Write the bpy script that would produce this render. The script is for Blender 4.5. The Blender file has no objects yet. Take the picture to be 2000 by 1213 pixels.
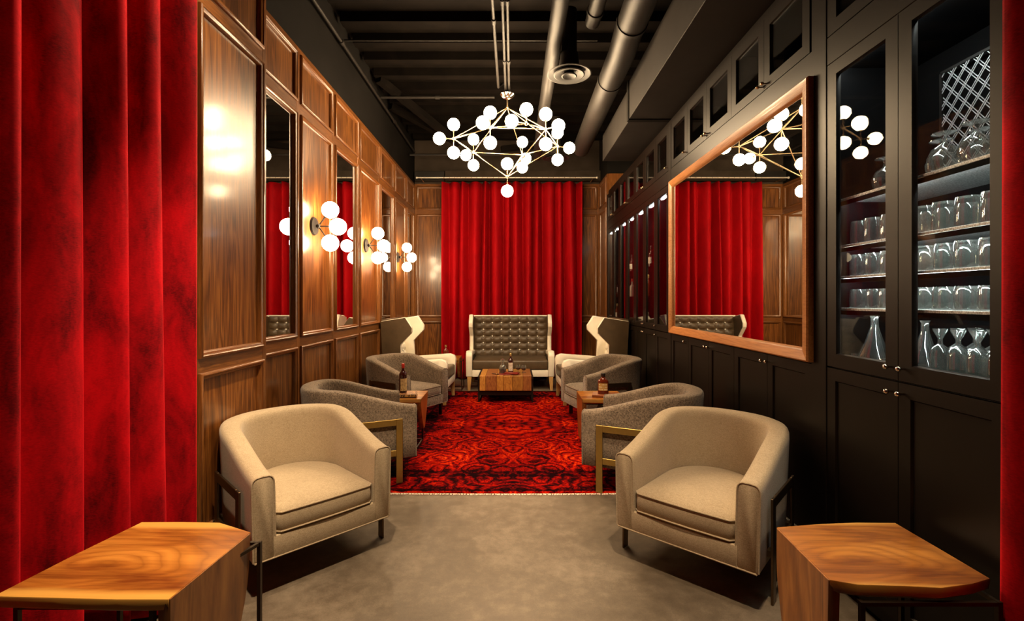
import bpy, bmesh, math, random
from mathutils import Vector, Matrix
random.seed(7)
PI = math.pi
sc = bpy.context.scene
COL = sc.collection

# ------------------------------------------------------------------ camera
H, F = 1.45, 930.0
cd = bpy.data.cameras.new('camera'); cam = bpy.data.objects.new('camera', cd); COL.objects.link(cam)
cam.location = (0, 0, H); cam.rotation_euler = (PI/2, 0, 0)
cd.sensor_fit = 'HORIZONTAL'; cd.sensor_width = 36.0; cd.lens = 36.0*F/2000.0
cd.shift_x = -2/2000.0; cd.shift_y = -20.5/2000.0
cd.clip_start = 0.05
sc.camera = cam
# ------------------------------------------------------------------ world, exposure
w = bpy.data.worlds.new('world'); sc.world = w; w.use_nodes = True
w.node_tree.nodes['Background'].inputs[0].default_value = (0.01, 0.009, 0.008, 1)
w.node_tree.nodes['Background'].inputs[1].default_value = 0.3
sc.view_settings.view_transform = 'Standard'; sc.view_settings.look = 'None'
sc.view_settings.exposure = 0.0; sc.view_settings.gamma = 1.0; sc.view_settings.use_curve_mapping = False
cy = sc.cycles
cy.max_bounces = 7; cy.diffuse_bounces = 3; cy.glossy_bounces = 5; cy.transmission_bounces = 6; cy.transparent_max_bounces = 32
cy.sample_clamp_indirect = 4.0; cy.caustics_reflective = False; cy.caustics_refractive = False
cy.use_denoising = True
# ------------------------------------------------------------------ unseen spot lamps above the viewer's end of the room, some added for brightness
def spot(name, loc, target, watts, size, blend=0.6, col=(1.0, 0.74, 0.46), rad=0.06):
    l = bpy.data.lights.new(name, 'SPOT'); l.energy = watts; l.spot_size = math.radians(size); l.spot_blend = blend
    l.color = col; l.shadow_soft_size = rad
    o = bpy.data.objects.new(name, l); COL.objects.link(o); o.location = loc
    o.rotation_euler = (Vector(target)-Vector(loc)).to_track_quat('-Z', 'Y').to_euler()
    return o
spot('unseen_spot', (-0.55, 1.25, 4.1), (-0.95, 2.6, 0.3), 640, 47)
spot('unseen_spot', (0.60, 1.35, 4.1), (1.0, 2.6, 0.3), 800, 47)
spot('unseen_spot', (-0.9, 1.5, 4.1), (-1.40, 1.7, 0.5), 80, 40)  # added lamp, brightens the left foreground table
spot('unseen_spot', (1.15, 1.9, 3.2), (1.30, 1.65, 0.5), 110, 50)  # added lamp, brightens the right foreground table
spot('unseen_spot', (-0.6, 2.5, 4.15), (-1.7, 1.95, 2.3), 240, 72)  # added lamp, brightens the upper part of the left curtain
spot('unseen_spot', (0.0, 2.6, 4.1), (0.0, 4.6, 0.0), 480, 50)
spot('unseen_spot', (-0.6, 1.6, 4.2), (-0.9, 7.3, 0.6), 520, 17)  # added narrow beam, whitens the left wing chair and settee
spot('unseen_spot', (0.5, 1.6, 4.2), (0.7, 7.3, 0.6), 520, 17)  # added narrow beam, whitens the right wing chair and settee
EMIT_CHAND, EMIT_SCONCE = 100.0, 60.0

# ------------------------------------------------------------------ materials
def new_mat(name):
    m = bpy.data.materials.new(name); m.use_nodes = True
    nt = m.node_tree; b = nt.nodes['Principled BSDF']
    return m, nt, b
def N(nt, t, **kw):
    n = nt.nodes.new(t)
    for k, v in kw.items():
        if k.startswith('i_'):
            n.inputs[int(k[2:])].default_value = v
        else:
            setattr(n, k, v)
    return n
def L(nt, a, b): nt.links.new(a, b)
def ramp(nt, fac, stops):
    r = N(nt, 'ShaderNodeValToRGB')
    e = r.color_ramp.elements
    while len(e) < len(stops): e.new(0.5)
    for el, (p, c) in zip(e, stops):
        el.position = p; el.color = (c[0], c[1], c[2], 1)
    L(nt, fac, r.inputs[0]); return r.outputs[0]
def mth(nt, op, a, b=None):
    n = N(nt, 'ShaderNodeMath', operation=op)
    for i, v in enumerate((a, b)):
        if v is None: continue
        if isinstance(v, (int, float)): n.inputs[i].default_value = v
        else: L(nt, v, n.inputs[i])
    return n.outputs[0]
def mixc(nt, fac, a, b, blend='MIX'):
    n = N(nt, 'ShaderNodeMix', data_type='RGBA', blend_type=blend)
    for s, v in ((0, fac), (6, a), (7, b)):
        if isinstance(v, (int, float)): n.inputs[s].default_value = v
        elif isinstance(v, tuple): n.inputs[s].default_value = (v[0], v[1], v[2], 1)
        else: L(nt, v, n.inputs[s])
    return n.outputs[2]
def coords(nt, scale=(1, 1, 1), loc=(0, 0, 0), rot=(0, 0, 0)):
    t = N(nt, 'ShaderNodeTexCoord'); m = N(nt, 'ShaderNodeMapping')
    m.inputs[1].default_value = loc; m.inputs[2].default_value = rot; m.inputs[3].default_value = scale
    L(nt, t.outputs['Object'], m.inputs[0]); return m.outputs[0]
def noise(nt, vec, scale, detail=4, rough=0.55, dist=0.0):
    n = N(nt, 'ShaderNodeTexNoise')
    n.inputs['Scale'].default_value = scale; n.inputs['Detail'].default_value = detail
    n.inputs['Roughness'].default_value = rough; n.inputs['Distortion'].default_value = dist
    L(nt, vec, n.inputs['Vector']); return n.outputs['Fac']
def bump(nt, b, h, strength, dist):
    n = N(nt, 'ShaderNodeBump'); n.inputs['Strength'].default_value = strength; n.inputs['Distance'].default_value = dist
    L(nt, h, n.inputs['Height']); L(nt, n.outputs[0], b.inputs['Normal'])
def plain(name, col, rough=0.5, metal=0.0, spec=0.5, coat=0.0, var=0.06, vscale=30):
    m, nt, b = new_mat(name)
    f = noise(nt, coords(nt), vscale, 3)
    c0 = tuple(x*(1-var) for x in col); c1 = tuple(min(1, x*(1+var)) for x in col)
    L(nt, ramp(nt, f, [(0.3, c0), (0.7, c1)]), b.inputs['Base Color'])
    b.inputs['Roughness'].default_value = rough; b.inputs['Metallic'].default_value = metal
    b.inputs['Specular IOR Level'].default_value = spec; b.inputs['Coat Weight'].default_value = coat
    return m
def wood(name, dark, mid, light, grain=(22, 22, 1.1), rough=0.3, coat=0.3, ring=0.5, fig=2.0, vary=0.4):
    m, nt, b = new_mat(name)
    v = coords(nt, grain)
    oi = N(nt, 'ShaderNodeObjectInfo')
    add = N(nt, 'ShaderNodeVectorMath', operation='ADD')
    cmb = N(nt, 'ShaderNodeCombineXYZ')
    r = mth(nt, 'MULTIPLY', oi.outputs['Random'], 40.0)
    for i in range(3): L(nt, r, cmb.inputs[i])
    L(nt, v, add.inputs[0]); L(nt, cmb.outputs[0], add.inputs[1])
    vv = add.outputs[0]
    big = noise(nt, vv, 0.35*fig, 3, 0.5, 0.8)
    rings = mth(nt, 'FRACT', mth(nt, 'MULTIPLY', big, 9.0))
    rings = mth(nt, 'ABSOLUTE', mth(nt, 'SUBTRACT', rings, 0.5))
    fine = noise(nt, vv, 4.0, 6, 0.65)
    f = mth(nt, 'ADD', mth(nt, 'MULTIPLY', rings, ring), mth(nt, 'MULTIPLY', fine, 1.0-ring*0.5))
    col = ramp(nt, f, [(0.22, dark), (0.5, mid), (0.85, light)])
    hsv = N(nt, 'ShaderNodeHueSaturation')
    L(nt, mth(nt, 'ADD', 1.02-vary/2, mth(nt, 'MULTIPLY', oi.outputs['Random'], vary)), hsv.inputs['Value'])
    L(nt, col, hsv.inputs['Color'])
    L(nt, hsv.outputs[0], b.inputs['Base Color'])
    b.inputs['Roughness'].default_value = rough; b.inputs['Coat Weight'].default_value = coat
    b.inputs['Coat Roughness'].default_value = 0.12
    bump(nt, b, fine, 0.08, 0.002)
    return m
def slab_wood(name, dark, mid, light, sap, halfw, rough=0.28):
    """Live-edge slab: cathedral figure along X, pale sapwood towards the two long edges."""
    m, nt, b = new_mat(name)
    v = coords(nt, (1.0, 3.0, 1.0))
    n1 = noise(nt, v, 1.5, 1, 0.4, 0.3)
    sep = N(nt, 'ShaderNodeSeparateXYZ'); L(nt, coords(nt), sep.inputs[0])
    # distance from a point a little off the middle of the slab gives ring figure
    vec = N(nt, 'ShaderNodeVectorMath', operation='LENGTH'); L(nt, coords(nt, (1.0, 2.6, 1.0), (0.10, 0.08, -0.5)), vec.inputs[0])
    d = mth(nt, 'ADD', mth(nt, 'MULTIPLY', vec.outputs['Value'], 1.3), mth(nt, 'MULTIPLY', n1, 0.9))
    rings = mth(nt, 'ABSOLUTE', mth(nt, 'SUBTRACT', mth(nt, 'FRACT', mth(nt, 'MULTIPLY', d, 8.0)), 0.5))
    fine = noise(nt, coords(nt, (3, 60, 30)), 2.2, 5, 0.65)
    low = noise(nt, coords(nt, (1.6, 5.0, 2.0), (3.1, 1.7, 0.4)), 1.6, 3, 0.55, 0.6)
    f = mth(nt, 'ADD', mth(nt, 'MULTIPLY', low, 0.75), mth(nt, 'MULTIPLY', fine, 0.30))
    col = ramp(nt, f, [(0.36, dark), (0.52, mid), (0.68, light)])
    line = ramp(nt, rings, [(0.0, (0.62, 0.56, 0.52)), (0.10, (0.80, 0.77, 0.74)), (0.45, (1, 1, 1))])
    col = mixc(nt, mth(nt, 'MULTIPLY', low, 1.5), col, line, 'MULTIPLY')
    edge = mth(nt, 'DIVIDE', mth(nt, 'ABSOLUTE', mth(nt, 'ADD', sep.outputs[1], mth(nt, 'MULTIPLY', mth(nt, 'SUBTRACT', n1, 0.5), 0.06))), halfw)
    e = ramp(nt, edge, [(0.74, (0, 0, 0)), (0.84, (1, 1, 1))])
    sapc = mixc(nt, fine, tuple(x*0.75 for x in sap), sap)
    L(nt, mixc(nt, e, col, sapc), b.inputs['Base Color'])
    b.inputs['Roughness'].default_value = rough; b.inputs['Coat Weight'].default_value = 0.35; b.inputs['Coat Roughness'].default_value = 0.15
    bump(nt, b, fine, 0.06, 0.002)
    return m
def fabric(name, c0, c1, scale=260, rough=0.9, sheen=0.25):
    m, nt, b = new_mat(name)
    v = coords(nt, (1, 1, 1.0)); n1 = noise(nt, v, scale, 3, 0.7); n2 = noise(nt, coords(nt, (1, 1, 5)), 60, 4, 0.6)
    n3 = noise(nt, v, 5, 3)
    f = mth(nt, 'ADD', mth(nt, 'MULTIPLY', n1, 0.6), mth(nt, 'ADD', mth(nt, 'MULTIPLY', n2, 0.25), mth(nt, 'MULTIPLY', n3, 0.15)))
    L(nt, ramp(nt, f, [(0.36, c0), (0.64, c1)]), b.inputs['Base Color'])
    b.inputs['Roughness'].default_value = rough; b.inputs['Sheen Weight'].default_value = sheen
    b.inputs['Specular IOR Level'].default_value = 0.2
    bump(nt, b, n1, 0.35, 0.003)
    return m
def velvet(name, dark, light, sheen=0.35):
    m, nt, b = new_mat(name)
    v = coords(nt, (1, 1, 0.35)); n = noise(nt, v, 7, 5, 0.65, 0.4)
    n2 = noise(nt, coords(nt, (1, 1, 3.0)), 90, 3, 0.6)
    f = mth(nt, 'ADD', mth(nt, 'MULTIPLY', n, 0.75), mth(nt, 'MULTIPLY', n2, 0.25))
    L(nt, ramp(nt, f, [(0.36, dark), (0.62, light)]), b.inputs['Base Color'])
    b.inputs['Roughness'].default_value = 0.75; b.inputs['Specular IOR Level'].default_value = 0.12
    b.inputs['Sheen Weight'].default_value = sheen; b.inputs['Sheen Roughness'].default_value = 0.35
    b.inputs['Sheen Tint'].default_value = (1, 0.02, 0.03, 1)
    bump(nt, b, n2, 0.15, 0.002)
    return m
def thin_glass(name, tint=(1, 1, 1), lo=0.05, hi=0.75, power=3.0, rough=0.01, haze=0.0):
    """Clear glass that lets light straight through and reflects more at grazing angles."""
    m = bpy.data.materials.new(name); m.use_nodes = True; nt = m.node_tree
    nt.nodes.clear()
    out = N(nt, 'ShaderNodeOutputMaterial'); mx = N(nt, 'ShaderNodeMixShader')
    tr = N(nt, 'ShaderNodeBsdfTransparent'); tr.inputs[0].default_value = (*tint, 1)
    gl = N(nt, 'ShaderNodeBsdfGlossy'); gl.inputs['Roughness'].default_value = rough
    lw = N(nt, 'ShaderNodeLayerWeight'); lw.inputs[0].default_value = 0.5
    f = mth(nt, 'ADD', lo, mth(nt, 'MULTIPLY', mth(nt, 'POWER', lw.outputs['Facing'], power), hi-lo))
    L(nt, f, mx.inputs[0]); L(nt, tr.outputs[0], mx.inputs[1]); L(nt, gl.outputs[0], mx.inputs[2])
    if haze > 0:
        df = N(nt, 'ShaderNodeBsdfTranslucent'); df.inputs[0].default_value = (0.85, 0.95, 0.9, 1); d2 = N(nt, 'ShaderNodeBsdfDiffuse'); d2.inputs[0].default_value = (0.85, 0.95, 0.9, 1)
        ad = N(nt, 'ShaderNodeMixShader'); L(nt, df.outputs[0], ad.inputs[1]); L(nt, d2.outputs[0], ad.inputs[2])
        hz = N(nt, 'ShaderNodeMixShader'); hz.inputs[0].default_value = haze
        L(nt, mx.outputs[0], hz.inputs[1]); L(nt, ad.outputs[0], hz.inputs[2]); L(nt, hz.outputs[0], out.inputs[0]); return m
    L(nt, mx.outputs[0], out.inputs[0]); return m
def emit(name, col, strength):
    m = bpy.data.materials.new(name); m.use_nodes = True; nt = m.node_tree; nt.nodes.clear()
    out = N(nt, 'ShaderNodeOutputMaterial'); e = N(nt, 'ShaderNodeEmission')
    e.inputs[0].default_value = (*col, 1); e.inputs[1].default_value = strength
    L(nt, e.outputs[0], out.inputs[0]); return m
def mirror_mat(name):
    m, nt, b = new_mat(name)
    b.inputs['Base Color'].default_value = (0.86, 0.86, 0.84, 1); b.inputs['Metallic'].default_value = 1; b.inputs['Roughness'].default_value = 0.01
    return m
def concrete():
    m, nt, b = new_mat('polished_concrete')
    v = coords(nt); n1 = noise(nt, v, 1.1, 6, 0.6, 0.3); n2 = noise(nt, v, 14, 6, 0.7); n3 = noise(nt, v, 160, 2)
    f = mth(nt, 'ADD', mth(nt, 'MULTIPLY', n1, 0.6), mth(nt, 'ADD', mth(nt, 'MULTIPLY', n2, 0.3), mth(nt, 'MULTIPLY', n3, 0.1)))
    L(nt, ramp(nt, f, [(0.32, (0.050, 0.037, 0.025)), (0.5, (0.130, 0.101, 0.072)), (0.68, (0.27, 0.22, 0.163))]), b.inputs['Base Color'])
    L(nt, mth(nt, 'ADD', 0.3, mth(nt, 'MULTIPLY', n2, 0.35)), b.inputs['Roughness'])
    b.inputs['Specular IOR Level'].default_value = 0.35
    bump(nt, b, n2, 0.05, 0.003); return m
def rug_mat(hw, hl):
    """Overdyed oriental rug: mirrored floral noise, ring medallion, dark border bands (object space, centre = rug centre)."""
    m, nt, b = new_mat('overdyed_rug_pile')
    t = N(nt, 'ShaderNodeTexCoord'); s = N(nt, 'ShaderNodeSeparateXYZ'); L(nt, t.outputs['Object'], s.inputs[0])
    ax = mth(nt, 'ABSOLUTE', s.outputs[0]); ay = mth(nt, 'ABSOLUTE', mth(nt, 'ADD', s.outputs[1], 0.0))
    c = N(nt, 'ShaderNodeCombineXYZ'); L(nt, ax, c.inputs[0]); L(nt, ay, c.inputs[1]); v = c.outputs[0]
    warp = N(nt, 'ShaderNodeVectorMath', operation='ADD')
    nz = N(nt, 'ShaderNodeTexNoise'); nz.inputs['Scale'].default_value = 5; nz.inputs['Detail'].default_value = 3; L(nt, v, nz.inputs['Vector'])
    sv = N(nt, 'ShaderNodeVectorMath', operation='SCALE'); sv.inputs['Scale'].default_value = 0.22; L(nt, nz.outputs['Color'], sv.inputs[0])
    L(nt, v, warp.inputs[0]); L(nt, sv.outputs[0], warp.inputs[1]); wv = warp.outputs[0]
    vo = N(nt, 'ShaderNodeTexVoronoi'); vo.inputs['Scale'].default_value = 3.6; L(nt, wv, vo.inputs['Vector'])
    petals = mth(nt, 'ABSOLUTE', mth(nt, 'SINE', mth(nt, 'MULTIPLY', vo.outputs['Distance'], 13.0)))
    vo2 = N(nt, 'ShaderNodeTexVoronoi'); vo2.inputs['Scale'].default_value = 13; L(nt, wv, vo2.inputs['Vector'])
    small = mth(nt, 'ABSOLUTE', mth(nt, 'SINE', mth(nt, 'MULTIPLY', vo2.outputs['Distance'], 10.0)))
    nb = noise(nt, wv, 2.2, 6, 0.68)          # faded / bright dye patches
    nf = noise(nt, wv, 34, 5, 0.75)
    # medallion rings
    r = mth(nt, 'SQRT', mth(nt, 'ADD', mth(nt, 'POWER', mth(nt, 'DIVIDE', ax, 0.62), 2.0), mth(nt, 'POWER', mth(nt, 'DIVIDE', ay, 0.62), 2.0)))
    ang = mth(nt, 'ARCTAN2', ay, ax)
    r2 = mth(nt, 'ADD', r, mth(nt, 'MULTIPLY', mth(nt, 'SINE', mth(nt, 'MULTIPLY', ang, 12.0)), 0.045))
    medal = mth(nt, 'ABSOLUTE', mth(nt, 'SINE', mth(nt, 'MULTIPLY', r2, 13.0)))
    inm = ramp(nt, r2, [(0.9, (1, 1, 1)), (1.0, (0, 0, 0))])
    pat = mth(nt, 'ADD', mth(nt, 'MULTIPLY', petals, 0.62), mth(nt, 'MULTIPLY', small, 0.42))
    pat = mixc(nt, inm, pat, mth(nt, 'ADD', mth(nt, 'MULTIPLY', medal, 0.62), mth(nt, 'ADD', 0.0, mth(nt, 'MULTIPLY', small, 0.25))))
    f = mth(nt, 'ADD', mth(nt, 'MULTIPLY', pat, 0.46), mth(nt, 'ADD', mth(nt, 'ADD', -0.17, mth(nt, 'MULTIPLY', nb, 0.95)), mth(nt, 'MULTIPLY', mth(nt, 'SUBTRACT', nf, 0.5), 0.30)))
    # border: distance to the nearest edge
    d = mth(nt, 'MINIMUM', mth(nt, 'SUBTRACT', hw, ax), mth(nt, 'SUBTRACT', hl, ay))
    bord = ramp(nt, d, [(0.0, (0.35, 0.35, 0.35)), (0.03, (0.0, 0, 0)), (0.06, (0.2, .2, .2)), (0.30, (0.24, .24, .24)), (0.33, (0.0, 0, 0)), (0.36, (0.14, .14, .14)), (0.42, (0.05, .05, .05)), (0.46, (0.2, .2, .2)), (0.75, (0.34, .34, .34))])
    f2 = mth(nt, 'ADD', f, mth(nt, 'SUBTRACT', bord, 0.33))
    col = ramp(nt, f2, [(0.30, (0.006, 0.0, 0.0008)), (0.43, (0.035, 0.0006, 0.0012)), (0.58, (0.15, 0.0011, 0.0012)), (0.75, (0.38, 0.007, 0.001)), (0.94, (0.74, 0.07, 0.006))])
    L(nt, col, b.inputs['Base Color']); b.inputs['Roughness'].default_value = 0.9; b.inputs['Specular IOR Level'].default_value = 0.03
    bump(nt, b, nf, 0.4, 0.004); return m
def print_mat(name, base, ink, sx, sz, gap=0.45):
    """Small worn print whose words cannot be made out: broken rows of ink on a paper colour."""
    m, nt, b = new_mat(name)
    s = N(nt, 'ShaderNodeSeparateXYZ'); L(nt, coords(nt), s.inputs[0])
    row = mth(nt, 'FRACT', mth(nt, 'MULTIPLY', s.outputs[2], sz))
    n = noise(nt, coords(nt, (sx, sx, sz*0.6)), 1.0, 1)
    f = mth(nt, 'MULTIPLY', mth(nt, 'GREATER_THAN', row, gap), mth(nt, 'GREATER_THAN', n, 0.5))
    L(nt, mixc(nt, f, base, ink), b.inputs['Base Color']); b.inputs['Roughness'].default_value = 0.5
    return m

M = {}
M['walnut'] = wood('varnished_walnut', (0.050, 0.0145, 0.0030), (0.155, 0.052, 0.0105), (0.31, 0.122, 0.027), grain=(13, 13, 0.75), rough=0.33, coat=0.35, ring=0.75)
M['walnut_trim'] = wood('walnut_trim', (0.08, 0.025, 0.0055), (0.18, 0.064, 0.014), (0.30, 0.12, 0.03), grain=(30, 30, 2), rough=0.33, coat=0.3, ring=0.25)
M['walnut_rail'] = wood('walnut_rail', (0.075, 0.024, 0.005), (0.17, 0.060, 0.013), (0.29, 0.115, 0.028), grain=(2, 2, 30), rough=0.33, coat=0.3, ring=0.3)
M['mirror_frame'] = wood('oiled_cherry_frame', (0.30, 0.105, 0.026), (0.48, 0.20, 0.06), (0.62, 0.30, 0.10), grain=(24, 1.5, 24), rough=0.4, coat=0.2, ring=0.35)
M['mirror'] = mirror_mat('silvered_mirror')
M['velvet'] = velvet('red_velvet', (0.31, 0.0007, 0.0035), (0.42, 0.001, 0.005), 0.0)
M['crushed_velvet'] = velvet('crushed_red_velvet', (0.13, 0.001, 0.004), (0.60, 0.003, 0.010))
M['black_paint'] = plain('satin_black_paint', (0.0070, 0.0044, 0.0030), rough=0.38, spec=0.22, coat=0.0)
M['black_inside'] = plain('matt_black_inside', (0.003, 0.003, 0.0034), rough=0.7, spec=0.04)
M['dark_wall'] = plain('charcoal_plaster', (0.009, 0.008, 0.007), rough=0.8, spec=0.1, vscale=3, var=0.2)
M['ceiling'] = plain('blackened_timber', (0.0045, 0.0031, 0.0022), rough=0.85, spec=0.08, vscale=6, var=0.4)
M['duct'] = plain('dark_grey_duct', (0.019, 0.0165, 0.0145), rough=0.5, spec=0.25, vscale=4, var=0.15)
M['concrete'] = concrete()
M['beige'] = fabric('beige_tweed', (0.35, 0.262, 0.160), (0.61, 0.49, 0.335))
M['grey'] = fabric('grey_tweed', (0.045, 0.031, 0.020), (0.33, 0.25, 0.18), scale=95)
M['bronze'] = plain('dark_bronze', (0.13, 0.085, 0.05), rough=0.35, metal=0.9)
M['brass'] = plain('brushed_brass', (0.42, 0.27, 0.075), rough=0.38, metal=0.85)
M['gold'] = plain('polished_brass', (0.85, 0.66, 0.40), rough=0.25, metal=0.9)
M['chrome'] = plain('polished_nickel', (0.75, 0.70, 0.62), rough=0.15, metal=1.0)
M['duct_paint'] = plain('charcoal_duct_paint', (0.026, 0.023, 0.021), rough=0.6, spec=0.15, vscale=4, var=0.15)
M['rod'] = plain('pale_satin_rod', (0.85, 0.80, 0.70), rough=0.4, metal=0.4)
M['brown_wall'] = plain('dark_brown_plaster', (0.045, 0.034, 0.025), rough=0.8, spec=0.1, vscale=3, var=0.3)
M['black_metal'] = plain('black_steel', (0.010, 0.008, 0.007), rough=0.4, metal=0.0, spec=0.25)
M['frame_metal'] = plain('bronzed_steel', (0.05, 0.034, 0.022), rough=0.35, metal=0.8)
M['white_leather'] = plain('white_leather', (0.90, 0.83, 0.68), rough=0.42, vscale=8)
M['brown_leather'] = plain('olive_brown_leather', (0.085, 0.055, 0.028), rough=0.42, vscale=12, var=0.15)
M['button'] = plain('pearl_button', (0.8, 0.76, 0.66), rough=0.25)
M['oak_leg'] = wood('pale_oak_leg', (0.32, 0.16, 0.05), (0.5, 0.28, 0.1), (0.6, 0.36, 0.15), grain=(30, 30, 3), ring=0.2)
M['slab'] = slab_wood('suar_slab_top', (0.16, 0.042, 0.006), (0.36, 0.125, 0.018), (0.56, 0.23, 0.04), (0.72, 0.38, 0.08), 0.26)
M['slab_side'] = wood('suar_slab_side', (0.11, 0.034, 0.007), (0.29, 0.105, 0.02), (0.52, 0.23, 0.055), grain=(6, 6, 1.0), rough=0.33, ring=0.4)
M['rustic'] = wood('reclaimed_pine', (0.19, 0.06, 0.010), (0.44, 0.19, 0.032), (0.62, 0.33, 0.07), grain=(14, 14, 3.2), rough=0.5, coat=0.05, ring=0.45, fig=3, vary=0.45)
M['rustic_red'] = wood('reclaimed_pine_red', (0.12, 0.03, 0.008), (0.28, 0.095, 0.022), (0.44, 0.19, 0.045), grain=(14, 14, 3.2), rough=0.5, coat=0.05, ring=0.45, fig=3)
M['pane'] = thin_glass('cabinet_pane', (0.97, 0.98, 0.98), 0.006, 0.88, 4.2)
M['clear_glass'] = thin_glass('clear_tumbler_glass', (0.92, 0.95, 0.94), 0.15, 0.95, 1.5, 0.03, 0.055)
M['shelf_glass'] = plain('frosted_shelf', (0.62, 0.64, 0.68), rough=0.35, var=0.6, vscale=160)
M['globe'] = emit('lit_globe', (1.0, 0.72, 0.42), EMIT_CHAND)
M['globe_wall'] = emit('lit_wall_globe', (1.0, 0.72, 0.42), EMIT_SCONCE)
M['led'] = emit('led_strip', (0.92, 1.0, 0.95), 60.0)
M['wine'] = plain('dark_wine_glass', (0.035, 0.006, 0.005), rough=0.06, coat=0.6)
M['amber'] = plain('amber_spirit', (0.13, 0.018, 0.006), rough=0.06, coat=0.6)
M['clear_bottle'] = plain('pale_spirit_bottle', (0.45, 0.38, 0.30), rough=0.08, coat=0.6)
M['red_foil'] = plain('red_foil', (0.5, 0.03, 0.02), rough=0.35)
M['black_foil'] = plain('black_foil', (0.02, 0.015, 0.012), rough=0.3)
M['gold_foil'] = plain('gold_foil', (0.6, 0.4, 0.16), rough=0.3, metal=0.7)
M['cream_label'] = print_mat('cream_label', (0.72, 0.55, 0.26), (0.25, 0.14, 0.05), 260, 75)
M['white_label'] = print_mat('white_label', (0.85, 0.78, 0.66), (0.45, 0.2, 0.1), 240, 60)
M['gold_label'] = print_mat('gold_label', (0.55, 0.33, 0.09), (0.85, 0.78, 0.6), 220, 42, 0.62)
M['book_cover'] = plain('dark_book_cover', (0.09, 0.03, 0.015), rough=0.45)
M['book_top'] = print_mat('book_front_print', (0.50, 0.24, 0.08), (0.12, 0.04, 0.02), 60, 40, 0.2)
M['book_spine'] = print_mat('book_spine_print', (0.05, 0.02, 0.012), (0.62, 0.42, 0.14), 150, 32, 0.4)
M['paper'] = plain('page_edges', (0.75, 0.62, 0.45), rough=0.8)
M['humidor'] = wood('reddish_board', (0.20, 0.05, 0.02), (0.34, 0.10, 0.035), (0.45, 0.16, 0.06), grain=(3, 20, 20), ring=0.3)
M['red_leather'] = plain('oxblood_leather', (0.22, 0.02, 0.012), rough=0.4)
M['cigar'] = plain('cigar_leaf', (0.12, 0.05, 0.02), rough=0.7)
M['fringe'] = plain('cotton_fringe', (0.62, 0.46, 0.36), rough=0.9)
M['mesh_wire'] = plain('galvanised_wire', (0.75, 0.75, 0.78), rough=0.4, metal=0.3)

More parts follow.
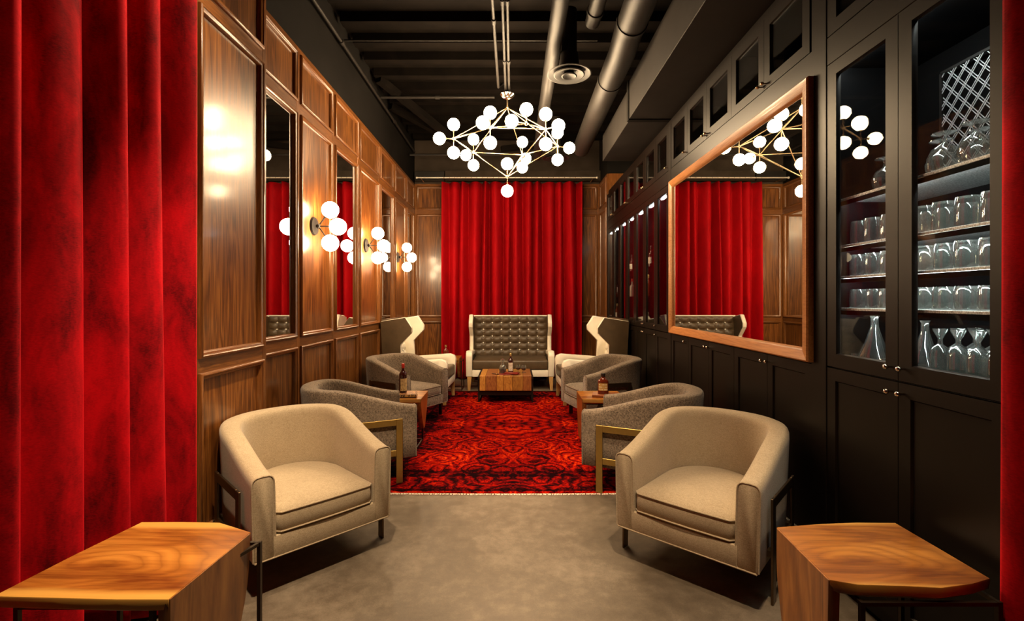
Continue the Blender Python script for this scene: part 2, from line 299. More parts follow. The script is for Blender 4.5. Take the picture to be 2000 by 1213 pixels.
# ------------------------------------------------------------------ mesh helpers
class MB:
    def __init__(s): s.bm = bmesh.new()
    def grid(s, rings, closed_u=True, closed_v=False, cap0=False, cap1=False):
        """rings: list of point lists of equal length, skinned one to the next."""
        V = [[s.bm.verts.new(p) for p in r] for r in rings]
        n = len(V[0]); m = len(V)
        for i in range(m if closed_v else m-1):
            a = V[i]; b = V[(i+1) % m]
            for j in range(n if closed_u else n-1):
                k = (j+1) % n
                try: s.bm.faces.new((a[j], a[k], b[k], b[j]))
                except ValueError: pass
        if cap0: s.bm.faces.new(V[0][::-1])
        if cap1: s.bm.faces.new(V[-1])
        return s
    def box(s, c, d, rot=None, bev=0.0, seg=1):
        b2 = bmesh.new(); bmesh.ops.create_cube(b2, size=1.0)
        bmesh.ops.scale(b2, vec=Vector(d), verts=b2.verts)
        if bev > 0: bmesh.ops.bevel(b2, geom=b2.edges[:], offset=bev, segments=seg, affect='EDGES', profile=0.5)
        mt = Matrix.Translation(Vector(c))
        if rot is not None: mt = mt @ (rot if isinstance(rot, Matrix) else Matrix.Rotation(rot, 4, 'Z'))
        s.merge(b2, mt); return s
    def span(s, a, b, bev=0.0, seg=1):
        lo = [min(a[i], b[i]) for i in range(3)]; hi = [max(a[i], b[i]) for i in range(3)]
        return s.box([(lo[i]+hi[i])/2 for i in range(3)], [hi[i]-lo[i] for i in range(3)], None, bev, seg)
    def merge(s, b2, mt):
        me = bpy.data.meshes.new('tmp'); b2.to_mesh(me); b2.free(); me.transform(mt); s.bm.from_mesh(me); bpy.data.meshes.remove(me)
    def bar(s, p, q, wdt, hgt, up=(0, 0, 1)):
        p = Vector(p); q = Vector(q); z = (q-p).normalized(); u = Vector(up)
        if abs(z.dot(u)) > 0.99: u = Vector((1, 0, 0))
        x = z.cross(u).normalized(); y = x.cross(z)
        r = [x*wdt/2+y*hgt/2, -x*wdt/2+y*hgt/2, -x*wdt/2-y*hgt/2, x*wdt/2-y*hgt/2]
        return s.grid([[p+v for v in r], [q+v for v in r]], cap0=True, cap1=True)
    def tube(s, pts, r, n=8, closed=False):
        pts = [Vector(p) for p in pts]; rings = []; m = len(pts)
        prev = None
        for i, p in enumerate(pts):
            if closed: t = (pts[(i+1) % m]-pts[i-1])
            else: t = pts[min(i+1, m-1)]-pts[max(i-1, 0)]
            t.normalize()
            u = Vector((0, 0, 1)) if prev is None else prev
            if abs(t.dot(u)) > 0.98: u = Vector((1, 0, 0)) if prev is None else Vector((0.6, 0.8, 0))
            x = t.cross(u).normalized(); y = x.cross(t).normalized(); prev = y
            rr = r[i] if isinstance(r, (list, tuple)) else r
            rings.append([p+x*math.cos(a)*rr+y*math.sin(a)*rr for a in [2*PI*k/n for k in range(n)]])
        return s.grid(rings, closed_v=closed, cap0=not closed, cap1=not closed)
    def lathe(s, prof, n=20, c=(0, 0, 0), caps=True, sx=1.0, sy=1.0):
        rings = [[Vector((c[0]+r*sx*math.cos(2*PI*k/n), c[1]+r*sy*math.sin(2*PI*k/n), c[2]+z)) for k in range(n)] for r, z in prof]
        return s.grid(rings, cap0=caps, cap1=caps)
    def sphere(s, c, r, u=18, v=10):
        b2 = bmesh.new(); bmesh.ops.create_uvsphere(b2, u_segments=u, v_segments=v, radius=r); s.merge(b2, Matrix.Translation(Vector(c))); return s
    def prism(s, poly, mapf, a, b, bev=0.0, seg=2):
        b2 = bmesh.new()
        lo = [b2.verts.new(mapf(p[0], p[1], a)) for p in poly]; hi = [b2.verts.new(mapf(p[0], p[1], b)) for p in poly]
        n = len(poly); b2.faces.new(lo[::-1]); b2.faces.new(hi)
        for i in range(n): b2.faces.new((lo[i], lo[(i+1) % n], hi[(i+1) % n], hi[i]))
        if bev > 0:
            bmesh.ops.recalc_face_normals(b2, faces=b2.faces)
            bmesh.ops.bevel(b2, geom=b2.edges[:], offset=bev, segments=seg, affect='EDGES', profile=0.5)
        s.merge(b2, Matrix.Identity(4)); return s
    def frame(s, mapf, u0, u1, z0, z1, prof, closed=False):
        rings = [[mapf(u0+o, z0+o, d), mapf(u1-o, z0+o, d), mapf(u1-o, z1-o, d), mapf(u0+o, z1-o, d)] for o, d in prof]
        return s.grid(rings, closed_v=closed)
    def make(s, name, mat, parent=None, smooth=40, data_only=False):
        bm = s.bm
        bmesh.ops.recalc_face_normals(bm, faces=bm.faces)
        me = bpy.data.meshes.new(name); bm.to_mesh(me); bm.free()
        me.materials.append(mat if not isinstance(mat, str) else M[mat])
        if smooth:
            me.shade_smooth(); me.set_sharp_from_angle(angle=math.radians(smooth))
        o = bpy.data.objects.new(name, me); COL.objects.link(o)
        if parent is not None: o.parent = parent
        return o
def tag(o, label, cat, group=None):
    o['label'] = label; o['category'] = cat
    if group: o['group'] = group
    return o
def thing(name, label, cat, loc=(0, 0, 0), rz=0.0, group=None):
    o = bpy.data.objects.new(name, None); COL.objects.link(o); o.empty_display_size = 0.1
    o.location = loc; o.rotation_euler = (0, 0, rz); return tag(o, label, cat, group)
def struct(name, label=None):
    o = bpy.data.objects.new(name, None); COL.objects.link(o); o['kind'] = 'structure'
    o['label'] = label or name; o['category'] = name.split('_')[0]; return o
def dup(root, loc, rz=0.0, label=None, group=None, scale=None):
    r = root.copy(); COL.objects.link(r); r.location = loc; r.rotation_euler = (0, 0, rz)
    if label: r['label'] = label
    if group: r['group'] = group
    if scale: r.scale = scale
    for ch in list(root.children):
        c = ch.copy(); COL.objects.link(c); c.parent = r
        for g in ch.children:
            d = g.copy(); COL.objects.link(d); d.parent = c
    return r
def face_rz(fx, fy): return math.atan2(fx, -fy)

# ================================================================== ROOM SHELL
XL, XR, YB, YF, ZC = -1.85, 1.62, 8.95, -1.6, 4.45
ZT = 3.63
fl = MB().span((-2.9, YF, -0.12), (2.6, YB+0.2, 0.0)).make('floor', 'concrete', None, 0)
fl['kind'] = 'structure'; fl['label'] = 'polished brown grey concrete floor'; fl['category'] = 'floor'
cl = MB().span((-2.9, YF, ZC), (2.6, YB+0.2, ZC+0.15)).make('ceiling', 'ceiling', None, 0)
cl['kind'] = 'structure'; cl['label'] = 'dark open ceiling of blackened ribbed decking'; cl['category'] = 'ceiling'
jm = None
y = 0.2
while y < 8.9:
    o = MB().span((-1.8, y-0.055, ZC-0.10-random.uniform(0, .012)), (2.0, y+0.055, ZC+0.005)).make('joist', 'ceiling', cl, 0)
    y += 0.40
for (a, b) in (((-1.75, 6.2, ZC-0.12), (-1.0, 7.4, ZC-0.45)), ((-1.8, 7.0, ZC-0.15), (-0.9, 7.9, ZC-0.40)), ((-0.2, 8.2, ZC-0.4), (1.2, 8.5, ZC-0.15))):
    MB().bar(a, b, 0.09, 0.09).make('brace', 'ceiling', cl, 0)

MOLD = [(0, -0.004), (0, 0.012), (0.006, 0.020), (0.014, 0.021), (0.020, 0.014), (0.028, 0.012), (0.036, 0.004), (0.040, -0.016)]
LV = [(0.16, 1.05, 'panel'), (1.13, 3.06, 'main'), (3.15, 3.58, 'panel')]
def panelling(parent, mapf, us, hw, mirrors=()):
    """Frame-and-panel wainscot: stiles, rails, recessed panels, mitred mouldings. us = stile centre lines."""
    for i, u in enumerate(us):
        a = u-hw; b = u+hw
        if i == 0: a = u
        if i == len(us)-1: b = u
        p, q = mapf(a, 0, -0.04), mapf(b, ZT, 0.0)
        MB().span(p, q, 0.002).make('stile', 'walnut_trim', parent, 0)
    for i in range(len(us)-1):
        a = us[i]+(hw if i else 0)*(1 if i else 0); b = us[i+1]-(hw if i+1 < len(us)-1 else 0)
        if i == 0: a = us[0]+hw
        if i+1 == len(us)-1: b = us[-1]-hw
        for z0, z1 in ((0, 0.16), (1.05, 1.13), (3.06, 3.15), (3.58, ZT)):
            MB().span(mapf(a, z0, -0.038), mapf(b, z1, -0.001)).make('rail', 'walnut_rail', parent, 0)
        for z0, z1, kind in LV:
            if kind == 'main' and i in mirrors:
                MB().span(mapf(a+.002, z0, -0.034), mapf(b-.002, z1, -0.016)).make('mirror_pane', 'mirror', parent, 0)
            else:
                MB().span(mapf(a+.002, z0, -0.034), mapf(b-.002, z1, -0.014)).make('panel', 'walnut', parent, 0)
            MB().frame(mapf, a, b, z0, z1, MOLD).make('molding', 'walnut_trim', parent, 50)
wl = struct('wall_left', 'walnut panelled left wall with tall inset mirrors')
MB().span((XL-0.25, 3.2, 0), (XL-0.04, YB+0.2, ZC)).make('backing', 'dark_wall', wl, 0)
MB().span((XL-0.04, 3.3, ZT), (XL-0.005, YB, ZC)).make('upper_band', 'dark_wall', wl, 0)
mapL = lambda u, z, d: Vector((XL+d, u, z))
panelling(wl, mapL, [3.29, 4.10, 4.90, 5.70, 6.59, 7.42, 8.23, YB], 0.034, mirrors=(0, 2, 4, 6))
# the near bay stands 15 cm proud of the rest
XP = -1.70
mapP = lambda u, z, d: Vector((XP+d, u, z))
panelling(wl, mapP, [2.52, 3.28], 0.05)
MB().span((XP-0.04, 2.53, 0), (XP-0.2, 3.28, ZT)).make('bay_core', 'walnut_trim', wl, 0)
MB().span((XL-0.005, 3.30, ZT), (XL-0.3, 2.52, ZC)).make('upper_band', 'dark_wall', wl, 0)
MB().span((XP-0.32, 2.52, ZT), (XP-0.5, YF, ZC)).make('upper_band', 'dark_wall', wl, 0)
MB().span((XP-0.32, 2.52, 0), (XP-0.5, YF, ZT)).make('backing', 'dark_wall', wl, 0)

wb = struct('wall_back', 'walnut panelled end wall behind the red curtain')
mapB = lambda u, z, d: Vector((u, YB-d, z))
MB().span((XL-0.25, YB+0.04, 0), (2.6, YB+0.25, ZC)).make('backing', 'dark_wall', wb, 0)
MB().span((XL, YB+0.04, ZT), (2.0, YB-0.005, ZC)).make('upper_band', 'brown_wall', wb, 0)
MB().span((XL+0.03, YB-0.005, ZT+0.03), (-1.27, YB-0.16, ZT+0.20), 0.004).make('ledge', 'duct', wb, 0)
MB().span((-1.26, YB-0.005, ZT+0.03), (XR+0.2, YB-0.13, ZT+0.22), 0.004).make('ledge', 'brown_wall', wb, 0)
panelling(wb, mapB, [XL, -1.22, -0.5, 0.3, 1.08, XR], 0.04)

wr = struct('wall_right', 'wall behind the black cabinets with a walnut panelled far corner')
mapR = lambda u, z, d: Vector((XR-d, u, z))
MB().span((2.08, YF, 0), (2.3, YB+0.2, ZC)).make('backing', 'dark_wall', wr, 0)
MB().span((XR+0.04, 8.20, 0), (2.08, YB, ZT)).make('bay_core', 'walnut_trim', wr, 0)
MB().span((XR, 8.20, ZT), (2.08, YB, ZC)).make('upper_band', 'dark_wall', wr, 0)
panelling(wr, mapR, [8.21, YB], 0.05)
wf = struct('wall_front', 'plain dark wall behind the viewer')
MB().span((-2.9, YF-0.2, 0), (2.6, YF, ZC)).make('backing', 'dark_wall', wf, 0)

# ================================================================== RIGHT-HAND CABINETS
CB = 2.075            # back of the carcasses
DF = [(0, -0.022), (0, 0.0), (0.066, 0.0), (0.070, -0.007), (0.070, -0.022)]     # glazed door frame
DG = [(0, -0.022), (0, 0.0), (0.060, 0.0), (0.066, -0.008), (0.066, -0.022)]
def knob(parent, u, z, mat='chrome'):
    mb = MB(); b2 = bmesh.new(); bmesh.ops.create_uvsphere(b2, u_segments=12, v_segments=8, radius=0.0115)
    mb.merge(b2, Matrix.Translation(Vector((XR-0.027, u, z))))
    mb.tube([(XR+0.001, u, z), (XR-0.022, u, z)], 0.005, 8)
    return mb.make('knob', mat, parent)
def solid_door(parent, u0, u1, z0, z1, kn):
    g = 0.0018
    mb = MB().frame(mapR, u0+g, u1-g, z0+g, z1-g, DG)
    d = mb.make('door', 'black_paint', parent, 30)
    MB().span(mapR(u0+.06, z0+.06, -0.020), mapR(u1-.06, z1-.06, -0.009)).make('door_panel', 'black_paint', d, 0)
    knob(d, kn[0], kn[1]); return d
def glass_door(parent, u0, u1, z0, z1, kn, kmat='chrome', rail=None):
    g = 0.0018
    d = MB().frame(mapR, u0+g, u1-g, z0+g, z1-g, DF, closed=True).make('door', 'black_paint', parent, 30)
    MB().span(mapR(u0+.064, z0+.064, -0.016), mapR(u1-.064, z1-.064, -0.011)).make('glass_pane', 'pane', d, 0)
    if kn: knob(d, kn[0], kn[1], kmat)
    return d
def carcass(parent, u0, u1, z0, z1, open_front, parts=True):
    t = 0.018; x0 = XR+0.024; mb = MB()
    a, b = u0+0.001, u1-0.001
    if not open_front:
        mb.span((x0, a, z0), (CB, b, z1))
    else:
        mb.span((CB-t, a, z0), (CB, b, z1)); mb.span((x0, a, z0), (CB-t, b, z0+t)); mb.span((x0, a, z1-t), (CB-t, b, z1))
        mb.span((x0, a, z0+t), (CB-t, a+t, z1-t)); mb.span((x0, b-t, z0+t), (CB-t, b, z1-t))
    return mb.make('carcass', 'black_paint' if not open_front else 'black_inside', parent, 0)
ZL0, ZL1, ZU0, ZU1, ZS0, ZS1 = 0.09, 1.105, 1.11, 2.655, 2.80, 3.26
base_units = [(1.55, 2.003, 2.456, 'below the glassware cabinet'), (2.58, 3.035, 3.49, 'below the near half of the framed mirror'),
              (3.49, 3.945, 4.40, 'below the far half of the framed mirror'), (4.40, None, 4.875, 'single door below the far edge of the mirror'),
              (4.96, None, 5.41, 'single door just past the mirror'), (5.41, 5.87, 6.33, 'second past the mirror'),
              (6.33, 6.79, 7.25, 'behind the right wing chair'), (7.25, 7.71, 8.17, 'at the far end by the end wall')]
for i, (a, m_, b, where) in enumerate(base_units):
    t = thing('base_cabinet', 'low black panelled cabinet with nickel knobs, ' + where, 'cabinet', group='low black cabinets')
    carcass(t, a, b, ZL0-0.07, ZL1, False)
    MB().span((XR+0.03, a, 0), (XR+0.07, b, ZL0-0.07)).make('plinth', 'black_inside', t, 0)
    if m_:
        solid_door(t, a, m_, ZL0, ZL1, (m_-0.030, 1.06)); solid_door(t, m_, b, ZL0, ZL1, (m_+0.030, 1.06))
    else:
        kn = a+0.05 if i == 3 else b-0.05
        solid_door(t, a, b, ZL0, ZL1, (kn, 1.06))
upper_units = [(1.55, 2.003, 2.456, 'above the glassware cabinet'), (2.60, 3.075, 3.53, 'above the near half of the framed mirror'),
               (3.53, 3.986, 4.43, 'above the far half of the framed mirror'), (4.43, None, 4.875, 'single door above the far edge of the mirror'),
               (4.96, None, 5.41, 'single door just past the mirror'), (5.41, 5.87, 6.33, 'high up, second past the mirror'),
               (6.33, 6.79, 7.25, 'high up, third past the mirror'), (7.25, 7.71, 8.17, 'high up at the far end by the end wall')]
for i, (a, m_, b, where) in enumerate(upper_units):
    t = thing('wall_cabinet', 'small black glazed cabinet, ' + where, 'cabinet', group='small upper glazed cabinets')
    carcass(t, a, b, ZS0, ZS1, True)
    if m_:
        glass_door(t, a, m_, ZS0, ZS1, (m_-0.028, ZS0+0.035), 'gold'); glass_door(t, m_, b, ZS0, ZS1, (m_+0.028, ZS0+0.035), 'gold')
    else:
        glass_door(t, a, b, ZS0, ZS1, (a+0.03, ZS0+0.035), 'gold')
# near glassware cabinet
SH = [1.41, 1.57, 1.727, 1.963]
gc = thing('glassware_cabinet', 'tall black glazed cabinet full of lit glassware beside the right curtain', 'cabinet')
carcass(gc, 1.55, 2.456, ZU0, ZU1, True)
glass_door(gc, 1.55, 2.003, ZU0, ZU1, (2.003-0.034, 1.165)); glass_door(gc, 2.003, 2.456, ZU0, ZU1, (2.003+0.034, 1.165))
for z in SH:
    MB().span((XR+0.05, 1.57, z-0.012), (CB-0.02, 2.436, z), 0.001).make('shelf', 'shelf_glass', gc, 0)
for z in (1.41, 1.57, 1.727, 1.963):
    MB().span((XR+0.052, 1.58, z-0.034), (XR+0.056, 2.43, z-0.0125)).make('light_cover', 'black_inside', gc, 0)
    MB().span((XR+0.057, 1.59, z-0.026), (XR+0.064, 2.42, z-0.0135)).make('light_strip', 'led', gc, 0)
MB().span((XR+0.03, 1.60, 2.622), (XR+0.05, 2.41, 2.634)).make('light_strip', 'led', gc, 0)  # added strip hidden behind the door rail, brightens the wire mesh
mw = MB()
zz0, zz1, yy0, yy1 = 1.985, 2.52, 1.60, 2.25
xw = CB-0.05
for p, q in (((yy0, zz0), (yy1, zz0)), ((yy0, zz1), (yy1, zz1)), ((yy0, zz0), (yy0, zz1)), ((yy1, zz0), (yy1, zz1))):
    mw.bar((xw, p[0], p[1]), (xw, q[0], q[1]), 0.012, 0.012)
mw.make('mesh_frame', 'black_metal', gc, 0)
mw = MB()
for sgn in (1, -1):
    k = -12
    while k < 24:
        for off in (0, 0.010):
            c = yy0+k*0.062+off*1.2
            # line y = c + t, z = zz0 + sgn-dependent slope 0.75
            pts = []
            for tt in [j/60.0 for j in range(61)]:
                zt = zz0+tt*(zz1-zz0); yt = c+sgn*(tt*(zz1-zz0))*0.8+(0 if sgn > 0 else 0.25)
                if yy0 <= yt <= yy1: pts.append((yt, zt))
            if len(pts) > 2: mw.bar((xw+0.003*sgn, *pts[0]), (xw+0.003*sgn, *pts[-1]), 0.0026, 0.0026)
        k += 1
mw.make('wire_mesh', 'mesh_wire', gc, 0)
# far bottle cabinets
tall_units = [(4.96, None, 5.41, 'single glazed door just past the mirror'), (5.41, 5.87, 6.33, 'glazed pair second past the mirror'),
              (6.33, 6.79, 7.25, 'glazed pair third past the mirror'), (7.25, 7.71, 8.17, 'glazed pair nearest the end wall')]
for i, (a, m_, b, where) in enumerate(tall_units):
    t = thing('bottle_cabinet', 'tall black bottle cabinet, ' + where, 'cabinet', group='tall bottle cabinets')
    carcass(t, a, b, ZU0, ZU1, True)
    if m_:
        glass_door(t, a, m_, ZU0, ZU1, (m_-0.03, 1.16)); glass_door(t, m_, b, ZU0, ZU1, (m_+0.03, 1.16))
    else:
        glass_door(t, a, b, ZU0, ZU1, (b-0.04, 1.16))
    for z in (1.50, 1.87, 2.25):
        MB().span((XR+0.06, a+0.02, z-0.012), (CB-0.02, b-0.02, z)).make('shelf', 'pane', t, 0)
    for (p, q) in ([(a, m_), (m_, b)] if m_ else [(a, b)]):
        MB().span((XR+0.035, p+0.08, ZU1-0.085), (XR+0.06, q-0.08, ZU1-0.073)).make('light_strip', 'led', t, 0)
# fixed black members
MB().span((XR, 1.55, ZU1+0.002), (CB, 8.17, ZS0-0.002), 0.002).make('frieze_rail', 'black_paint', wr, 0)
MB().span((XR-0.004, 2.458, 0), (CB, 2.578, ZS1), 0.002).make('pilaster', 'black_paint', wr, 0)
MB().span((XR-0.004, 4.877, 0), (CB, 4.958, ZS1), 0.002).make('pilaster', 'black_paint', wr, 0)
MB().span((XR-0.004, 8.172, 0), (CB, 8.198, ZS1), 0.002).make('pilaster', 'black_paint', wr, 0)
MB().span((XR+0.003, 2.579, ZL1+0.003), (XR+0.06, 4.876, ZU1), 0.0).make('mirror_backing', 'black_paint', wr, 0)
MB().span((XR+0.02, 1.55, ZS1+0.002), (CB, 8.19, 3.325), 0.0).make('cornice_panel', 'black_paint', wr, 0)
MB().span((XR, YF, 0), (CB, 1.548, 3.325), 0.0).make('end_panel', 'black_paint', wr, 0)

# framed mirror
fm = thing('framed_mirror', 'large wall mirror in an orange brown wooden frame between black cabinets', 'mirror')
FU0, FU1, FZ0, FZ1 = 2.56, 4.85, 1.115, 2.655
MP = [(0, 0.002), (0, 0.032), (0.008, 0.040), (0.058, 0.030), (0.068, 0.018), (0.075, 0.006)]
for k in range(4):
    mb = MB(); A = lambda o, d: [mapR(FU0+o, FZ0+o, d), mapR(FU1-o, FZ0+o, d), mapR(FU1-o, FZ1-o, d), mapR(FU0+o, FZ1-o, d)]
    mb.grid([[A(o, d)[k] for o, d in MP], [A(o, d)[(k+1) % 4] for o, d in MP]], closed_u=True, cap0=True, cap1=True)
    mb.make('frame_rail', 'mirror_frame', fm, 40)
MB().span(mapR(FU0+.07, FZ0+.07, 0.001), mapR(FU1-.07, FZ1-.07, 0.008)).make('mirror_glass', 'mirror', fm, 0)

# glassware -----------------------------------------------------------
ORD = ['first', 'second', 'third', 'fourth', 'fifth', 'sixth', 'seventh', 'eighth', 'ninth', 'tenth', 'eleventh', 'twelfth', 'thirteenth', 'fourteenth', 'fifteenth', 'sixteenth', 'seventeenth']
def tumbler(name, label, r, h, group, flute=False):
    mb = MB()
    if flute:
        prof = [(r*.2, 0), (r, 0.002), (r*.98, h*.5), (r*.8, h*.62), (r*.25, h*.7), (r*.22, h*.8), (r*.7, h*.97), (r*.72, h), (r*.1, h)]
    else:
        prof = [(r*.96, 0), (r, h*.06), (r*.98, h*.85), (r*.9, h), (r*.6, h*.995), (0.002, h*.97)]
    mb.lathe(prof, 16, caps=False)
    o = mb.make(name, 'clear_glass', None, 45); return tag(o, label, 'glass', group)
rows = [('rocks glass on the second shelf from the top', 1.727, 0.042, 0.115, 'rocks glasses on the second shelf'),
        ('highball glass on the middle shelf of the glassware cabinet', 1.57, 0.040, 0.105, 'highball glasses on the middle shelf'),
        ('short tumbler on the lowest shelf of the glassware cabinet', 1.41, 0.041, 0.092, 'short tumblers on the fourth shelf')]
for lab, z, r, h, g in rows:
    proto = None
    for ix, x in enumerate((1.735, 1.86)):
        for iy in range(9):
            yy = 1.625+iy*0.095+(ix*0.03)
            if yy > 2.40: continue
            lb = '%s, %s row, %s from the right' % (lab, ('front', 'back')[ix], ORD[iy])
            if proto is None:
                proto = tumbler('tumbler', lb, r, h, g); proto.location = (x, yy, z+.001)
            else: dup(proto, (x+random.uniform(-.006, .006), yy+random.uniform(-.006, .006), z+.001), 0, lb)
proto = None
for ix, x in enumerate((1.72, 1.81, 1.90)):
    for iy in range(5):
        yy = 1.605+iy*0.078+ix*.02
        lb = 'upside-down tall beer glass on the cabinet bottom, %s row, %s from the right' % (('front', 'middle', 'back')[ix], ORD[iy])
        if proto is None:
            proto = tumbler('stemmed_glass', lb, 0.034, 0.205, 'tall glasses on the cabinet bottom', True); proto.location = (x, yy, ZU0+.020)
        else: dup(proto, (x, yy, ZU0+.020), 0, lb)
def snift(name, label, k, group=None):
    """upside-down brandy snifter: rim down, foot up"""
    mb = MB(); mb.lathe([(0.034*k, 0), (0.046*k, 0.03*k), (0.048*k, 0.05*k), (0.036*k, 0.08*k), (0.010*k, 0.098*k), (0.006*k, 0.115*k), (0.010*k, 0.126*k), (0.036*k, 0.133*k), (0.036*k, 0.136*k), (0.002, 0.137*k)], 20, caps=False)
    return tag(mb.make(name, 'clear_glass', None, 45), label, 'glass', group)
s0 = snift('snifter', 'upside-down brandy snifter on the top shelf, first from the left', 1.15, 'snifters on the top shelf')
s0.location = (1.76, 2.25, SH[3]+.001)
for kk, p in enumerate(((1.74, 2.13), (1.80, 2.0), (1.73, 1.91), (1.84, 1.87), (1.74, 1.79), (1.84, 1.74), (1.74, 1.665))):
    dup(s0, (p[0], p[1], SH[3]+.001), 0, 'upside-down brandy snifter on the top shelf, %s from the left' % ORD[kk+1])
def carafe(name, label, k=1.0):
    mb = MB(); mb.lathe([(0.075*k, 0), (0.085*k, 0.01*k), (0.075*k, 0.05*k), (0.035*k, 0.14*k), (0.018*k, 0.2*k), (0.016*k, 0.245*k), (0.022*k, 0.26*k)], 20, caps=False)
    return tag(mb.make(name, 'clear_glass', None, 45), label, 'decanter')
carafe('decanter', 'clear conical decanter at the far end of the cabinet bottom', 0.95).location = (1.735, 2.285, ZU0+.020)
carafe('decanter', 'clear conical decanter at the middle of the cabinet bottom', 0.88).location = (1.83, 2.115, ZU0+.020)
t0 = tumbler('shot_glass', 'small cut glass left of the conical decanters on the cabinet bottom', 0.028, 0.055, 'small glasses on the cabinet bottom')
t0.location = (1.71, 2.37, ZU0+.020); dup(t0, (1.69, 2.16, ZU0+.020), 0, 'small cut glass right of the front conical decanter on the cabinet bottom')

# bottles -------------------------------------------------------------
def bottle(name, label, cat, loc, h, r, body, cap, lab=None, lab_z=(0.15, 0.5), neck=0.68, flat=1.0, rz=0.0, group=None, shoulder=0.12):
    t = thing(name, label, cat, loc, rz, group)
    zs = h*neck
    MB().lathe([(r*.9, 0), (r, h*.015), (r, zs-h*shoulder), (r*.93, zs-h*shoulder*.6), (r*.55, zs-h*.01), (r*.36, zs+h*.04), (r*.33, h*.86), (r*.33, h*.90)], 20, sy=flat).make('bottle_body', body, t, 40)
    MB().lathe([(r*.36, h*.84), (r*.38, h*.845), (r*.38, h*.99), (r*.32, h)], 14, sy=min(1, flat*1.2)).make('cap', cap, t, 40)
    if lab:
        n = 10; a0, a1 = -PI/2-0.95, -PI/2+0.95; rr = r*1.012
        rings = [[Vector((rr*math.cos(a0+(a1-a0)*k/n), rr*flat*math.sin(a0+(a1-a0)*k/n), h*z)) for k in range(n+1)] for z in lab_z]
        MB().grid(rings, closed_u=False).make('label', lab, t, 0)
    return t
far_b = [(4.99+.1, 1.73, 1.50), (5.27, 1.74, 1.12), (5.62, 1.75, 1.50), (5.55, 1.76, 1.12), (5.72, 1.73, 1.50), (6.0, 1.74, 1.87), (6.15, 1.75, 1.50), (6.25, 1.75, 1.12), (6.55, 1.74, 1.50), (6.65, 1.76, 1.12), (6.95, 1.74, 1.50), (7.05, 1.76, 1.87), (7.4, 1.75, 1.50), (7.6, 1.75, 1.12), (7.9, 1.75, 1.50), (7.95, 1.74, 1.12)]
kinds = [('amber', 'gold_foil', 'amber spirit bottle', 0.72), ('clear_bottle', 'red_foil', 'pale glass spirit bottle', 0.66), ('wine', 'black_foil', 'dark liqueur bottle', 0.70)]
floors = {1.12: 'floor', 1.50: 'lowest glass shelf', 1.87: 'middle glass shelf'}
for i, (yy, x, z) in enumerate(far_b):
    kd = kinds[i % 3]
    bottle('spirit_bottle', '%s, %s bottle from the framed mirror, on the %s' % (kd[2], ORD[i], floors[z]), 'bottle', (x, yy, (ZU0+.0185) if z == 1.12 else z+.0005), random.uniform(.24, .30), random.uniform(.034, .042), kd[0], kd[1],
           'white_label' if i % 2 else None, (0.15, 0.45), kd[3], 1.0, PI/2*0+random.uniform(-2.2, -1.0), 'bottles in the far cabinets')

# ================================================================== CURTAINS
def curtain(name, label, path, z0, z1, folds, amp, mat='velvet', seed=1, n_z=22, flare=0.0):
    """path: plan polyline sampled by arc length; pleats swing along its normal; deeper and looser lower down."""
    rnd = random.Random(seed)
    P = [Vector((p[0], p[1], 0)) for p in path]
    L_ = [0]
    for a, b in zip(P, P[1:]): L_.append(L_[-1]+(b-a).length)
    tot = L_[-1]
    def at(s):
        s = max(0, min(tot, s))
        for i in range(len(P)-1):
            if s <= L_[i+1] or i == len(P)-2:
                t = (s-L_[i])/(L_[i+1]-L_[i]); d = (P[i+1]-P[i]).normalized()
                return P[i].lerp(P[i+1], t), Vector((-d.y, d.x, 0)), d
    n = folds*20
    ph = [rnd.uniform(-.35, .35) for _ in range(folds+2)]; am = [rnd.uniform(.65, 1.25) for _ in range(folds+2)]
    dr = [rnd.uniform(-.25, .25) for _ in range(folds+2)]
    rings = []
    for j in range(n_z+1):
        tz = j/n_z; z = z1+(z0-z1)*tz; row = []
        for i in range(n+1):
            u = i/n*folds; k = int(u); fr = u-k
            A = am[k]*(1-fr)+am[k+1]*fr; B = ph[k]*(1-fr)+ph[k+1]*fr; D = dr[k]*(1-fr)+dr[k+1]*fr
            s = i/n*tot
            p, nn, d = at(s)
            w_ = abs(math.cos(PI*u+0.5*(B+D*tz*1.5)))
            w2 = 2*(w_*w_+0.012)**0.5-1.0
            a_ = amp*A*(0.8+0.3*tz)
            side = 0.22*amp*math.sin(2.7*u+1.3*tz+seed)
            q = p-nn*(a_*w2+0.12*amp*math.sin(5.1*u+3*tz+seed))+d*(side+flare*tz*(i/n-0.5)*2)
            row.append(Vector((q.x, q.y, z)))
        rings.append(row)
    mb = MB(); mb.grid(rings, closed_u=False)
    o = mb.make(name, mat, None, 180)
    sm = o.modifiers.new('thick', 'SOLIDIFY'); sm.thickness = 0.004
    return tag(o, label, 'curtain')
curtain('curtain', 'wide red velvet curtain hanging behind the tufted settee', [(-1.27, 8.735), (1.24, 8.735)], 0.02, 3.60, 13, 0.132, seed=5, flare=0.02)
curtain('curtain', 'red velvet curtain in the left foreground beside the panelling', [(-1.90, 0.95), (-1.83, 1.5), (-1.74, 2.0), (-1.66, 2.38)], 0.02, 3.95, 8, 0.075, 'crushed_velvet', seed=11, flare=0.0)
curtain('curtain', 'red velvet curtain at the right edge beside the glassware cabinet', [(1.562, 1.50), (1.57, 1.2), (1.57, 0.85)], 0.02, 3.32, 4, 0.030, 'crushed_velvet', seed=3)
rod = thing('curtain_rod', 'thin pale metal curtain rod above the back curtain', 'curtain rod')
MB().tube([(-1.72, 8.56, 3.65), (1.50, 8.56, 3.65)], 0.012, 10).make('rod', 'rod', rod)
